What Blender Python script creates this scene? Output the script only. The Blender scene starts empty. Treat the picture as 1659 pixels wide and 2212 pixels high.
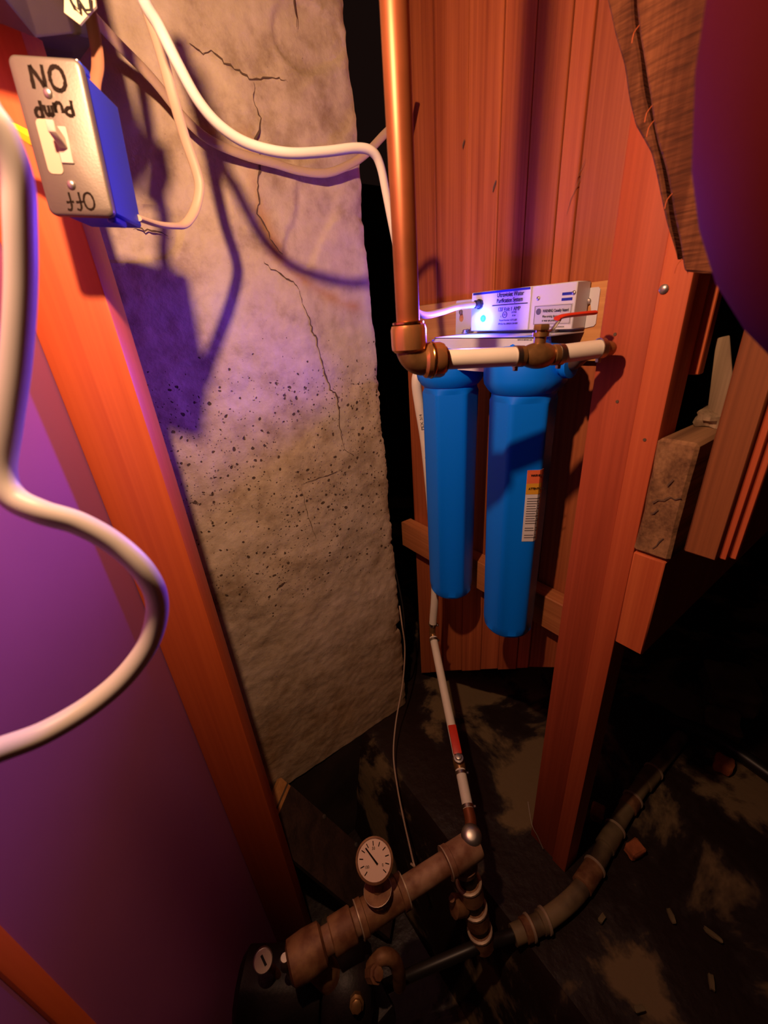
import bpy, bmesh, math, random
from mathutils import Vector, Matrix, noise
random.seed(7)
R = math.radians
SC = bpy.context.scene
COL = SC.collection
# ------------------------------------------------------------------ camera
# world: metres, origin at the phone; +X runs along the concrete wall, +Y along the board wall, +Z up
cam = bpy.data.cameras.new('camera')
cam.sensor_fit = 'AUTO'
cam.sensor_width = 36.0
cam.lens = 36.0 * 869.0 / 2212.0
cam.clip_start = 0.01
cam.dof.use_dof = True
cam.dof.focus_distance = 0.80
cam.dof.aperture_fstop = 5.5
camo = bpy.data.objects.new('camera', cam)
COL.objects.link(camo)
cx = Vector((0.80916321, -0.58315169, -0.07203475))
cy = Vector((0.296934, 0.30003499, 0.90653693))
cz = Vector((-0.5070356, -0.7549259, 0.41593484))
camo.matrix_world = Matrix((cx, cy, cz)).transposed().to_4x4()
SC.camera = camo
# ------------------------------------------------------------------ light and exposure
w = bpy.data.worlds.new('dark_cellar')
SC.world = w
w.use_nodes = True
w.node_tree.nodes['Background'].inputs[0].default_value = (0.55, 0.25, 0.2, 1)
w.node_tree.nodes['Background'].inputs[1].default_value = 0.012
SC.view_settings.view_transform = 'Standard'
SC.view_settings.look = 'None'
SC.view_settings.exposure = 0.0
SC.view_settings.gamma = 1.0
SC.view_settings.use_curve_mapping = False

def light(name, typ, loc, energy, color, radius):
    l = bpy.data.lights.new(name, typ)
    l.energy = energy
    l.color = color
    l.shadow_soft_size = radius
    o = bpy.data.objects.new(name, l)
    o.location = loc
    COL.objects.link(o)
    return o

# bare warm bulb hanging just above the frame
# (an added spot aimed into the corner, so lower parts get less)
BULB = Vector((0.004, 0.270, 0.325))
WARM = (1.0, 0.57, 0.33)
light('warm_bulb', 'POINT', BULB, 10.5, WARM, 0.012)
warm_spot = light('warm_bulb_added_spot', 'SPOT', BULB, 10.5, WARM, 0.012)
warm_spot.data.spot_size = R(164)
warm_spot.data.spot_blend = 1.0
warm_spot.rotation_euler = Vector((.50, .62, -.36)).to_track_quat('-Z', 'Y').to_euler()
# the blue indicator lamp of the purifier shines out of the box front, into the room
led = light('blue_indicator', 'SPOT', (0.612, 0.574, 0.001), 14.0, (0.16, 0.05, 1.0), 0.016)
led.data.spot_size = R(142)
led.data.spot_blend = 1.0
led.rotation_euler = Vector((-1.0, -0.20, -0.40)).to_track_quat('-Z', 'Y').to_euler()
light('blue_indicator_halo', 'POINT', (0.630, 0.5723, 0.0), 0.30, (0.0, 0.10, 1.0), 0.003)

# ------------------------------------------------------------------ helpers
LOC = {}

def setp(o, label=None, cat=None, group=None, kind=None):
    if label: o['label'] = label
    if cat: o['category'] = cat
    if group: o['group'] = group
    if kind: o['kind'] = kind
    return o

def thing(name, label, cat, loc=(0, 0, 0), group=None, M=None, kind=None):
    o = bpy.data.objects.new(name, None)
    o.empty_display_size = 0.02
    COL.objects.link(o)
    if M is not None:
        o.matrix_world = M
        LOC[o.name] = Vector((0, 0, 0))
    else:
        o.location = loc
        LOC[o.name] = Vector(loc)
    return setp(o, label, cat, group, kind)

def mk(name, bm, mats, parent=None, loc=None, smooth=True, label=None):
    """link a bmesh built in world (or, under a turned thing, local) coordinates as one object"""
    if parent is not None:
        off = LOC[parent.name]
    else:
        off = Vector(loc) if loc is not None else Vector((0, 0, 0))
    if off.length > 0:
        bmesh.ops.translate(bm, verts=bm.verts, vec=-off)
    me = bpy.data.meshes.new(name)
    bm.to_mesh(me)
    bm.free()
    if not isinstance(mats, (list, tuple)): mats = [mats]
    for m in mats: me.materials.append(m)
    if smooth:
        me.polygons.foreach_set('use_smooth', [True] * len(me.polygons))
        try: me.set_sharp_from_angle(angle=R(38))
        except Exception: pass
    o = bpy.data.objects.new(name, me)
    COL.objects.link(o)
    if parent is not None:
        o.parent = parent
    else:
        o.location = off
    LOC[o.name] = off
    if label: o['label'] = label
    return o

def NB(): return bmesh.new()

def box(bm, lo, hi, bev=0.0, M=None, seg=1):
    lo = Vector(lo); hi = Vector(hi)
    pre = set(bm.verts)
    vs = bmesh.ops.create_cube(bm, size=1.0)['verts']
    for v in vs:
        v.co = Vector(((lo[i] + hi[i]) / 2 + v.co[i] * (hi[i] - lo[i])) for i in range(3))
    if bev > 0:
        es = list({e for v in vs for e in v.link_edges})
        bmesh.ops.bevel(bm, geom=es, offset=bev, segments=seg, affect='EDGES', profile=0.5)
    if M is not None:
        for v in bm.verts:
            if v not in pre: v.co = M @ v.co
    return bm

def frame(axis, up=None):
    z = Vector(axis).normalized()
    up = Vector(up) if up is not None else (Vector((0, 0, 1)) if abs(z.z) < 0.9 else Vector((1, 0, 0)))
    x = up.cross(z)
    if x.length < 1e-6: x = Vector((1, 0, 0)).cross(z)
    x.normalize()
    y = z.cross(x)
    return x, y, z

def lathe(bm, prof, org, axis, seg=24, up=None, rmod=None, caps=True):
    """prof: list of (radius, height) along the axis"""
    x, y, z = frame(axis, up)
    org = Vector(org)
    rings = []
    for r, h in prof:
        ring = []
        for i in range(seg):
            a = 2 * math.pi * i / seg
            rr = r * (rmod(a, h) if rmod else 1.0)
            ring.append(bm.verts.new(org + z * h + (x * math.cos(a) + y * math.sin(a)) * rr))
        rings.append(ring)
    for a, b in zip(rings, rings[1:]):
        for i in range(seg):
            j = (i + 1) % seg
            bm.faces.new((a[i], a[j], b[j], b[i]))
    if caps:
        bm.faces.new(list(reversed(rings[0])))
        bm.faces.new(rings[-1])
    return bm

def rod(bm, a, b, r, seg=20, r2=None, ch=0.0):
    a = Vector(a); b = Vector(b)
    L = (b - a).length
    r2 = r if r2 is None else r2
    prof = [(r - ch, 0), (r, ch), (r2, L - ch), (r2 - ch, L)] if ch > 0 else [(r, 0), (r2, L)]
    return lathe(bm, prof, a, b - a, seg)

def catmull(pts, n=8):
    P = [Vector(p) for p in pts]
    P = [P[0] * 2 - P[1]] + P + [P[-1] * 2 - P[-2]]
    out = []
    for i in range(1, len(P) - 2):
        for k in range(n):
            t = k / n
            a, b, c, d = P[i - 1], P[i], P[i + 1], P[i + 2]
            out.append(0.5 * ((2 * b) + (c - a) * t + (2 * a - 5 * b + 4 * c - d) * t * t + (3 * b - a - 3 * c + d) * t ** 3))
    out.append(P[-2].copy())
    return out

def tube(bm, pts, r, seg=14, flat=1.0, n=8, side=None, smooth=True):
    P = catmull(pts, n) if smooth else [Vector(p) for p in pts]
    T = []
    for i in range(len(P)):
        a = P[max(i - 1, 0)]; b = P[min(i + 1, len(P) - 1)]
        T.append((b - a).normalized())
    x = Vector(side) if side is not None else frame(T[0])[0]
    rings = []
    for p, t in zip(P, T):
        x = x - t * x.dot(t)
        if x.length < 1e-5: x = frame(t)[0]
        x.normalize()
        y = t.cross(x)
        rings.append([bm.verts.new(p + x * math.cos(2 * math.pi * i / seg) * r + y * math.sin(2 * math.pi * i / seg) * r * flat) for i in range(seg)])
    for a, b in zip(rings, rings[1:]):
        for i in range(seg):
            j = (i + 1) % seg
            bm.faces.new((a[i], a[j], b[j], b[i]))
    bm.faces.new(list(reversed(rings[0])))
    bm.faces.new(rings[-1])
    return bm

def prism(bm, poly, vec, bev=0.0):
    """extrude a 3-D polygon along vec"""
    vec = Vector(vec)
    a = [bm.verts.new(Vector(p)) for p in poly]
    b = [bm.verts.new(Vector(p) + vec) for p in poly]
    fs = [bm.faces.new(a), bm.faces.new(list(reversed(b)))]
    n = len(a)
    for i in range(n):
        j = (i + 1) % n
        fs.append(bm.faces.new((a[j], a[i], b[i], b[j])))
    bmesh.ops.recalc_face_normals(bm, faces=fs)
    if bev > 0:
        es = list({e for f in fs for e in f.edges})
        bmesh.ops.bevel(bm, geom=es, offset=bev, segments=1, affect='EDGES')
    return bm

def plate_holes(bm, outer, holes, vec):
    """flat plate with holes: outer/holes are 3-D loops, thickness along vec"""
    vec = Vector(vec)
    es = []
    for lp in [outer] + holes:
        vs = [bm.verts.new(Vector(p)) for p in lp]
        for i in range(len(vs)): es.append(bm.edges.new((vs[i], vs[(i + 1) % len(vs)])))
    r = bmesh.ops.triangle_fill(bm, use_beauty=True, use_dissolve=False, edges=es)
    fs = [g for g in r['geom'] if isinstance(g, bmesh.types.BMFace)]
    ex = bmesh.ops.extrude_face_region(bm, geom=fs)
    bmesh.ops.translate(bm, verts=[g for g in ex['geom'] if isinstance(g, bmesh.types.BMVert)], vec=vec)
    bmesh.ops.recalc_face_normals(bm, faces=bm.faces)
    return bm

def ribbon(bm, pts, wd, nrm, lift, thick=0.0):
    """flat jagged strip lying on a surface with normal nrm"""
    nrm = Vector(nrm).normalized()
    P = [Vector(p) for p in pts]
    L = []
    for i, p in enumerate(P):
        t = (P[min(i + 1, len(P) - 1)] - P[max(i - 1, 0)]).normalized()
        s = t.cross(nrm)
        ww = wd(i / (len(P) - 1)) if callable(wd) else wd
        L.append((bm.verts.new(p + s * ww / 2 + nrm * lift), bm.verts.new(p - s * ww / 2 + nrm * lift)))
    fs = [bm.faces.new((a[0], a[1], b[1], b[0])) for a, b in zip(L, L[1:])]
    bmesh.ops.recalc_face_normals(bm, faces=fs)
    return bm

TEXTS = []
def text(body, size, org, ax, ay, mat, parent, align='CENTER', name='lettering', lift=0.0004, sx=1.0, bold=0.0, line=1.0):
    c = bpy.data.curves.new(name, 'FONT')
    c.body = body
    c.size = size
    c.align_x = align
    c.align_y = 'CENTER'
    c.space_line = line
    c.offset = bold
    c.extrude = 0.00012
    c.resolution_u = 3
    c.materials.append(mat)
    o = bpy.data.objects.new(name, c)
    COL.objects.link(o)
    ax = Vector(ax).normalized(); ay = Vector(ay).normalized(); az = ax.cross(ay)
    M = Matrix((ax * sx, ay, az)).transposed().to_4x4()
    M.translation = Vector(org) + az * lift - LOC[parent.name]
    o.parent = parent
    o.matrix_local = M
    TEXTS.append(o)
    return o

# ------------------------------------------------------------------ materials
def mat(name):
    m = bpy.data.materials.new(name)
    m.use_nodes = True
    nt = m.node_tree
    return m, nt, nt.nodes['Principled BSDF']

def nd(nt, typ, **kw):
    n = nt.nodes.new(typ)
    for k, v in kw.items():
        if k.startswith('i_'):
            key = k[2:]
            n.inputs[int(key) if key.isdigit() else key].default_value = v
        else: setattr(n, k, v)
    return n

def plain(name, col, rough=0.5, metal=0.0, spec=0.5, var=0.0, vscale=40.0, bump=0.0, bscale=200.0, col2=None, coat=0.0):
    m, nt, b = mat(name)
    b.inputs['Roughness'].default_value = rough
    b.inputs['Metallic'].default_value = metal
    b.inputs['Specular IOR Level'].default_value = spec
    b.inputs['Coat Weight'].default_value = coat
    if var > 0 or col2:
        tc = nd(nt, 'ShaderNodeTexCoord')
        n = nd(nt, 'ShaderNodeTexNoise', i_Scale=vscale, i_Detail=5.0)
        nt.links.new(tc.outputs['Object'], n.inputs['Vector'])
        r = nd(nt, 'ShaderNodeValToRGB')
        c2 = col2 or tuple(c * (1 - var) for c in col)
        r.color_ramp.elements[0].position = 0.38
        r.color_ramp.elements[1].position = 0.62
        r.color_ramp.elements[0].color = (*c2, 1)
        r.color_ramp.elements[1].color = (*col, 1)
        nt.links.new(n.outputs['Fac'], r.inputs['Fac'])
        nt.links.new(r.outputs['Color'], b.inputs['Base Color'])
    else:
        b.inputs['Base Color'].default_value = (*col, 1)
    if bump > 0:
        tc = nd(nt, 'ShaderNodeTexCoord')
        n = nd(nt, 'ShaderNodeTexNoise', i_Scale=bscale, i_Detail=4.0)
        nt.links.new(tc.outputs['Object'], n.inputs['Vector'])
        bp = nd(nt, 'ShaderNodeBump', i_Strength=bump, i_Distance=0.002)
        nt.links.new(n.outputs['Fac'], bp.inputs['Height'])
        nt.links.new(bp.outputs['Normal'], b.inputs['Normal'])
    return m

def emis(name, col, s):
    m, nt, b = mat(name)
    b.inputs['Base Color'].default_value = (0.02, 0.05, 0.2, 1)
    b.inputs['Emission Color'].default_value = (*col, 1)
    b.inputs['Emission Strength'].default_value = s
    return m

def wood(name, dark, lite, axis='Z', grain=1.0, rough=0.6, randomize=0.0, bump=0.15, saw=False, spec=0.3):
    m, nt, b = mat(name)
    L = nt.links.new
    tc = nd(nt, 'ShaderNodeTexCoord')
    oi = nd(nt, 'ShaderNodeObjectInfo')
    off = nd(nt, 'ShaderNodeVectorMath', operation='MULTIPLY')
    off.inputs[1].default_value = (7.0, 5.0, 3.0)
    cmb = nd(nt, 'ShaderNodeCombineXYZ')
    for i in range(3): L(oi.outputs['Random'], cmb.inputs[i])
    L(cmb.outputs[0], off.inputs[0])
    add = nd(nt, 'ShaderNodeVectorMath', operation='ADD')
    L(tc.outputs['Object'], add.inputs[0]); L(off.outputs[0], add.inputs[1])
    def mp(a, l):
        s = {'X': (l, a, a), 'Y': (a, l, a), 'Z': (a, a, l)}[axis]
        n = nd(nt, 'ShaderNodeMapping'); n.inputs['Scale'].default_value = s
        L(add.outputs[0], n.inputs['Vector']); return n
    m1 = mp(26 * grain, 1.2 * grain); m2 = mp(240 * grain, 3.0 * grain)
    n1 = nd(nt, 'ShaderNodeTexNoise', i_Scale=1.0, i_Detail=4.0, i_Distortion=0.6)
    n2 = nd(nt, 'ShaderNodeTexNoise', i_Scale=1.0, i_Detail=2.0)
    L(m1.outputs[0], n1.inputs['Vector']); L(m2.outputs[0], n2.inputs['Vector'])
    mx = nd(nt, 'ShaderNodeMath', operation='MULTIPLY_ADD'); mx.inputs[1].default_value = 0.35
    L(n2.outputs['Fac'], mx.inputs[0])
    sc = nd(nt, 'ShaderNodeMath', operation='MULTIPLY'); sc.inputs[1].default_value = 0.65
    L(n1.outputs['Fac'], sc.inputs[0]); L(sc.outputs[0], mx.inputs[2])
    r = nd(nt, 'ShaderNodeValToRGB')
    r.color_ramp.elements[0].position = 0.36; r.color_ramp.elements[0].color = (*dark, 1)
    r.color_ramp.elements[1].position = 0.64; r.color_ramp.elements[1].color = (*lite, 1)
    L(mx.outputs[0], r.inputs['Fac'])
    out = r.outputs['Color']
    if randomize > 0:
        hs = nd(nt, 'ShaderNodeHueSaturation')
        mr = nd(nt, 'ShaderNodeMapRange'); mr.inputs['To Min'].default_value = 1 - randomize; mr.inputs['To Max'].default_value = 1 + randomize
        L(oi.outputs['Random'], mr.inputs['Value']); L(mr.outputs[0], hs.inputs['Value']); L(out, hs.inputs['Color'])
        out = hs.outputs['Color']
    hgt = mx.outputs[0]
    if saw:   # band-saw marks across the grain and splintery grime
        ms = nd(nt, 'ShaderNodeMapping'); ms.inputs['Rotation'].default_value = (R(32), 0, 0); ms.inputs['Scale'].default_value = (30, 30, 330)
        L(tc.outputs['Object'], ms.inputs['Vector'])
        ns = nd(nt, 'ShaderNodeTexNoise', i_Scale=1.0, i_Detail=3.0)
        L(ms.outputs[0], ns.inputs['Vector'])
        mm = nd(nt, 'ShaderNodeMix', data_type='RGBA', blend_type='MULTIPLY'); mm.inputs['Factor'].default_value = 0.75
        rr = nd(nt, 'ShaderNodeValToRGB'); rr.color_ramp.elements[0].position = 0.3; rr.color_ramp.elements[1].position = 0.6
        rr.color_ramp.elements[0].color = (0.35, 0.3, 0.3, 1)
        L(ns.outputs['Fac'], rr.inputs['Fac']); L(out, mm.inputs['A']); L(rr.outputs['Color'], mm.inputs['B'])
        out = mm.outputs['Result']
        hgt = ns.outputs['Fac']
    L(out, b.inputs['Base Color'])
    bp = nd(nt, 'ShaderNodeBump', i_Strength=bump, i_Distance=0.002)
    L(hgt, bp.inputs['Height']); L(bp.outputs['Normal'], b.inputs['Normal'])
    b.inputs['Roughness'].default_value = rough
    b.inputs['Specular IOR Level'].default_value = spec
    return m

def concrete_mat():
    m, nt, b = mat('weathered_concrete')
    L = nt.links.new
    tc = nd(nt, 'ShaderNodeTexCoord')
    P = tc.outputs['Object']
    n1 = nd(nt, 'ShaderNodeTexNoise', i_Scale=5.5, i_Detail=7.0, i_Roughness=0.62); L(P, n1.inputs['Vector'])
    n2 = nd(nt, 'ShaderNodeTexNoise', i_Scale=23.0, i_Detail=6.0, i_Roughness=0.65); L(P, n2.inputs['Vector'])
    r1 = nd(nt, 'ShaderNodeValToRGB')
    e = r1.color_ramp.elements
    e[0].position = 0.36; e[0].color = (0.28, 0.19, 0.115, 1)
    e[1].position = 0.64; e[1].color = (0.68, 0.54, 0.43, 1)
    k = e.new(0.5); k.color = (0.54, 0.415, 0.30, 1)
    ad = nd(nt, 'ShaderNodeMath', operation='MULTIPLY_ADD'); ad.inputs[1].default_value = 0.4
    h = nd(nt, 'ShaderNodeMath', operation='MULTIPLY'); h.inputs[1].default_value = 0.6
    L(n1.outputs['Fac'], h.inputs[0]); L(n2.outputs['Fac'], ad.inputs[0]); L(h.outputs[0], ad.inputs[2])
    L(ad.outputs[0], r1.inputs['Fac'])
    # pits (bug holes): small voronoi cells, only some of them hollow
    v = nd(nt, 'ShaderNodeTexVoronoi', i_Scale=82.0, i_Randomness=1.0)
    nw = nd(nt, 'ShaderNodeTexNoise', i_Scale=60.0, i_Detail=2.0); L(P, nw.inputs['Vector'])
    wm = nd(nt, 'ShaderNodeMix', data_type='VECTOR'); wm.inputs['Factor'].default_value = 0.012
    L(P, wm.inputs['A']); L(nw.outputs['Color'], wm.inputs['B'])
    L(wm.outputs['Result'], v.inputs['Vector'])
    sep = nd(nt, 'ShaderNodeSeparateColor'); L(v.outputs['Color'], sep.inputs[0])
    att = nd(nt, 'ShaderNodeAttribute', attribute_name='wear')      # r: rust stain, redder towards the bottom, g: pit density, b: pale bloom
    sa = nd(nt, 'ShaderNodeSeparateColor'); L(att.outputs['Color'], sa.inputs[0])
    rad = nd(nt, 'ShaderNodeMath', operation='MULTIPLY'); L(sep.outputs[0], rad.inputs[0]); L(sa.outputs[1], rad.inputs[1])
    rad2 = nd(nt, 'ShaderNodeMapRange'); rad2.inputs['From Min'].default_value = 0.34; rad2.inputs['From Max'].default_value = 1.0; rad2.inputs['To Min'].default_value = 0.05; rad2.inputs['To Max'].default_value = 0.36
    L(rad.outputs[0], rad2.inputs['Value'])
    pit = nd(nt, 'ShaderNodeMath', operation='SUBTRACT'); L(rad2.outputs[0], pit.inputs[0]); L(v.outputs['Distance'], pit.inputs[1])
    pm = nd(nt, 'ShaderNodeMapRange'); pm.inputs['From Min'].default_value = 0.0; pm.inputs['From Max'].default_value = 0.07
    L(pit.outputs[0], pm.inputs['Value'])
    v2 = nd(nt, 'ShaderNodeTexVoronoi', i_Scale=185.0, i_Randomness=1.0); L(wm.outputs['Result'], v2.inputs['Vector'])
    sep2 = nd(nt, 'ShaderNodeSeparateColor'); L(v2.outputs['Color'], sep2.inputs[0])
    rb = nd(nt, 'ShaderNodeMath', operation='MULTIPLY'); L(sep2.outputs[0], rb.inputs[0]); L(sa.outputs[1], rb.inputs[1])
    rb2 = nd(nt, 'ShaderNodeMapRange'); rb2.inputs['From Min'].default_value = 0.50; rb2.inputs['From Max'].default_value = 1.0; rb2.inputs['To Min'].default_value = 0.05; rb2.inputs['To Max'].default_value = 0.40
    L(rb.outputs[0], rb2.inputs['Value'])
    pb = nd(nt, 'ShaderNodeMath', operation='SUBTRACT'); L(rb2.outputs[0], pb.inputs[0]); L(v2.outputs['Distance'], pb.inputs[1])
    pbm = nd(nt, 'ShaderNodeMapRange'); pbm.inputs['From Min'].default_value = 0.0; pbm.inputs['From Max'].default_value = 0.12; pbm.inputs['To Max'].default_value = 0.7
    L(pb.outputs[0], pbm.inputs['Value'])
    pm0 = pm
    pm = nd(nt, 'ShaderNodeMath', operation='MAXIMUM'); L(pm0.outputs[0], pm.inputs[0]); L(pbm.outputs[0], pm.inputs[1])
    # stains and the redder lower part
    mxs = nd(nt, 'ShaderNodeMix', data_type='RGBA'); L(sa.outputs[0], mxs.inputs['Factor']); L(r1.outputs['Color'], mxs.inputs['A']); mxs.inputs['B'].default_value = (0.46, 0.23, 0.075, 1)
    mxb = nd(nt, 'ShaderNodeMix', data_type='RGBA'); L(sa.outputs[2], mxb.inputs['Factor']); L(mxs.outputs['Result'], mxb.inputs['A']); mxb.inputs['B'].default_value = (0.62, 0.53, 0.47, 1)
    mxp = nd(nt, 'ShaderNodeMix', data_type='RGBA'); L(pm.outputs[0], mxp.inputs['Factor']); L(mxb.outputs['Result'], mxp.inputs['A']); mxp.inputs['B'].default_value = (0.10, 0.065, 0.045, 1)
    L(mxp.outputs['Result'], b.inputs['Base Color'])
    n3 = nd(nt, 'ShaderNodeTexNoise', i_Scale=150.0, i_Detail=5.0); L(P, n3.inputs['Vector'])
    hs = nd(nt, 'ShaderNodeMath', operation='MULTIPLY_ADD'); hs.inputs[1].default_value = -2.2
    L(pm.outputs[0], hs.inputs[0]); 
    hh = nd(nt, 'ShaderNodeMath', operation='MULTIPLY_ADD'); hh.inputs[1].default_value = 1.2; L(n2.outputs['Fac'], hh.inputs[0]); 
    h3 = nd(nt, 'ShaderNodeMath', operation='MULTIPLY'); h3.inputs[1].default_value = 0.35; L(n3.outputs['Fac'], h3.inputs[0]); L(h3.outputs[0], hh.inputs[2])
    L(hh.outputs[0], hs.inputs[2])
    bp = nd(nt, 'ShaderNodeBump', i_Strength=0.55, i_Distance=0.004); L(hs.outputs[0], bp.inputs['Height']); L(bp.outputs['Normal'], b.inputs['Normal'])
    b.inputs['Roughness'].default_value = 0.9
    b.inputs['Specular IOR Level'].default_value = 0.2
    return m

def floor_mat():
    m, nt, b = mat('damp_mottled_floor')
    L = nt.links.new
    tc = nd(nt, 'ShaderNodeTexCoord'); P = tc.outputs['Object']
    n1 = nd(nt, 'ShaderNodeTexNoise', i_Scale=3.4, i_Detail=6.0, i_Roughness=0.6, i_Distortion=0.4); L(P, n1.inputs['Vector'])
    r = nd(nt, 'ShaderNodeValToRGB')
    e = r.color_ramp.elements
    e[0].position = 0.52; e[0].color = (0.020, 0.009, 0.007, 1)
    e[1].position = 0.58; e[1].color = (0.20, 0.13, 0.062, 1)
    L(n1.outputs['Fac'], r.inputs['Fac']); L(r.outputs['Color'], b.inputs['Base Color'])
    rr = nd(nt, 'ShaderNodeMapRange'); rr.inputs['From Min'].default_value = 0.48; rr.inputs['From Max'].default_value = 0.56; rr.inputs['To Min'].default_value = 0.42; rr.inputs['To Max'].default_value = 0.85
    L(n1.outputs['Fac'], rr.inputs['Value']); L(rr.outputs[0], b.inputs['Roughness'])
    n2 = nd(nt, 'ShaderNodeTexNoise', i_Scale=40.0, i_Detail=4.0); L(P, n2.inputs['Vector'])
    bp = nd(nt, 'ShaderNodeBump', i_Strength=0.4, i_Distance=0.006); L(n2.outputs['Fac'], bp.inputs['Height']); L(bp.outputs['Normal'], b.inputs['Normal'])
    return m

M_CONC = concrete_mat()
M_FLOOR = floor_mat()
M_EARTH = plain('dark_damp_earth', (0.035, 0.017, 0.012), 0.85, var=0.5, vscale=9, bump=0.5, bscale=30)
M_CRACK = plain('crack_grime', (0.11, 0.065, 0.04), 0.95)
M_STUD = wood('orange_fir', (0.56, 0.088, 0.016), (0.70, 0.130, 0.026), 'Z', 0.7, 0.5, bump=0.06, spec=0.75)
M_SIDE = wood('red_board', (0.27, 0.056, 0.020), (0.52, 0.142, 0.048), 'Z', 0.75, 0.6, 0.16, bump=0.05)
M_POST2 = wood('bright_fir', (0.44, 0.080, 0.026), (0.56, 0.120, 0.040), 'Z', 0.9, 0.6, 0.04)
M_POST = wood('red_fir', (0.29, 0.048, 0.018), (0.42, 0.078, 0.030), 'Z', 0.9, 0.6, 0.06)
M_PINE = wood('plywood', (0.46, 0.18, 0.05), (0.66, 0.32, 0.11), 'Y', 1.0, 0.6)
M_NAIL = wood('nailer_pine', (0.40, 0.13, 0.045), (0.60, 0.22, 0.08), 'Y', 1.0, 0.6)
M_OLD = wood('weathered_timber', (0.12, 0.056, 0.024), (0.33, 0.175, 0.075), 'X', 1.0, 0.9, bump=0.6)
M_SAW = wood('rough_sawn_timber', (0.10, 0.028, 0.010), (0.22, 0.075, 0.028), 'Z', 0.8, 0.9, bump=0.9, saw=True)
M_LUMB = wood('sawn_lumber_end', (0.46, 0.085, 0.024), (0.60, 0.14, 0.04), 'Z', 1.2, 0.7)
M_SLAT = wood('brown_board', (0.18, 0.056, 0.017), (0.31, 0.102, 0.031), 'Z', 1.0, 0.7)
M_GREYW = wood('grey_splinter', (0.16, 0.11, 0.06), (0.34, 0.24, 0.14), 'Z', 1.0, 0.9)
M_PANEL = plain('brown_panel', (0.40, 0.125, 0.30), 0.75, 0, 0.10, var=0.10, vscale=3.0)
M_COPPER = plain('copper', (0.30, 0.085, 0.028), 0.42, 0.55, var=0.25, vscale=14)
M_BRASS = plain('brass', (0.33, 0.17, 0.06), 0.36, 0.6, var=0.3, vscale=60)
M_COLLAR = plain('polished_copper', (0.62, 0.27, 0.095), 0.24, 0.75)
M_BRASSL = plain('bright_brass', (0.85, 0.45, 0.14), 0.22, 1.0)
M_STEEL = plain('steel', (0.45, 0.40, 0.36), 0.36, 0.9)
M_ALU = plain('brushed_zinc_cover', (0.165, 0.135, 0.110), 0.45, 0.5, var=0.10, vscale=30, bump=0.05, bscale=500)
M_GALV = plain('rusty_galvanised', (0.42, 0.235, 0.135), 0.6, 0.1, col2=(0.22, 0.09, 0.045), vscale=28, bump=0.3, bscale=80)
M_RUST = plain('rusty_fitting', (0.33, 0.16, 0.07), 0.6, 0.2, col2=(0.18, 0.068, 0.03), vscale=40, bump=0.3, bscale=90)
M_IRON = plain('dark_cast_iron', (0.022, 0.013, 0.013), 0.5, 0.3, var=0.4, vscale=30, bump=0.2)
M_PVC = plain('grimy_pvc', (0.27, 0.19, 0.10), 0.5, col2=(0.08, 0.05, 0.03), vscale=12)
M_BLKP = plain('black_poly_pipe', (0.016, 0.012, 0.011), 0.4)
M_PEX = plain('white_pex', (0.82, 0.74, 0.62), 0.35, var=0.06, vscale=30)
M_CORD = plain('white_vinyl', (0.68, 0.62, 0.56), 0.42)
M_HOSE = plain('thick_white_vinyl', (0.88, 0.80, 0.72), 0.42)
M_ROMEX = plain('beige_vinyl_cable', (0.50, 0.35, 0.25), 0.5)
M_BRWN = plain('brown_cable', (0.30, 0.13, 0.07), 0.5)
M_WHITE = plain('white_powder_coat', (0.66, 0.65, 0.66), 0.38)
M_LABEL = plain('white_label', (0.70, 0.70, 0.70), 0.5)
M_GREYL = plain('silver_label', (0.52, 0.51, 0.50), 0.5)
M_BLACK = plain('black_ink', (0.012, 0.010, 0.010), 0.6)
M_INK2 = plain('grey_ink', (0.10, 0.09, 0.09), 0.6)
M_MARK = plain('brown_marker_ink', (0.010, 0.005, 0.003), 0.8, 0, 0.1)
M_BLUEI = plain('blue_ink', (0.01, 0.02, 0.30), 0.5)
M_BPLAS = plain('black_plastic', (0.012, 0.012, 0.016), 0.35)
M_FILT = plain('blue_filter_plastic', (0.000, 0.19, 0.97), 0.42, 0, 0.35)
M_BOXB = plain('blue_pvc_box', (0.02, 0.05, 0.55), 0.5)
M_RIM = plain('pale_ring_lit_rim', (0.50, 0.36, 0.25), 0.45, 0.3)  # pale coupling rings; on the tees it paints the lit edges
M_TOG = plain('ivory_toggle', (0.46, 0.38, 0.31), 0.4)
M_TAPE = plain('masking_tape', (0.46, 0.33, 0.23), 0.8)
M_YEL = plain('yellow_plastic', (0.90, 0.48, 0.01), 0.4)
M_RED = plain('red_vinyl', (0.62, 0.035, 0.012), 0.4)
M_ORL = plain('orange_label', (0.75, 0.16, 0.06), 0.5)
M_YLL = plain('amber_label', (0.70, 0.36, 0.03), 0.5)
M_TANK = plain('maroon_tank_paint', (0.072, 0.007, 0.009), 0.8, 0, 0.03, var=0.1, vscale=4)
M_METAL = plain('dull_box_metal', (0.06, 0.04, 0.045), 0.6, 0.3, var=0.2, vscale=20)
M_TAG = plain('pale_tag', (0.62, 0.56, 0.36), 0.6)
M_DIAL = plain('gauge_dial', (0.80, 0.56, 0.42), 0.5)
M_LED = emis('blue_led_glow', (0.02, 0.26, 1.0), 3.2)
M_GASK = plain('black_rubber', (0.02, 0.018, 0.018), 0.7)
M_STONE = plain('greenish_stone', (0.23, 0.17, 0.085), 0.9, var=0.4, vscale=14, bump=0.6, bscale=40)
M_BRICK = plain('orange_brick', (0.50, 0.14, 0.05), 0.9, var=0.3, vscale=40, bump=0.4)
M_DARKW = wood('dark_wet_board', (0.030, 0.016, 0.012), (0.075, 0.038, 0.027), 'Y', 1.0, 0.7)
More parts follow.
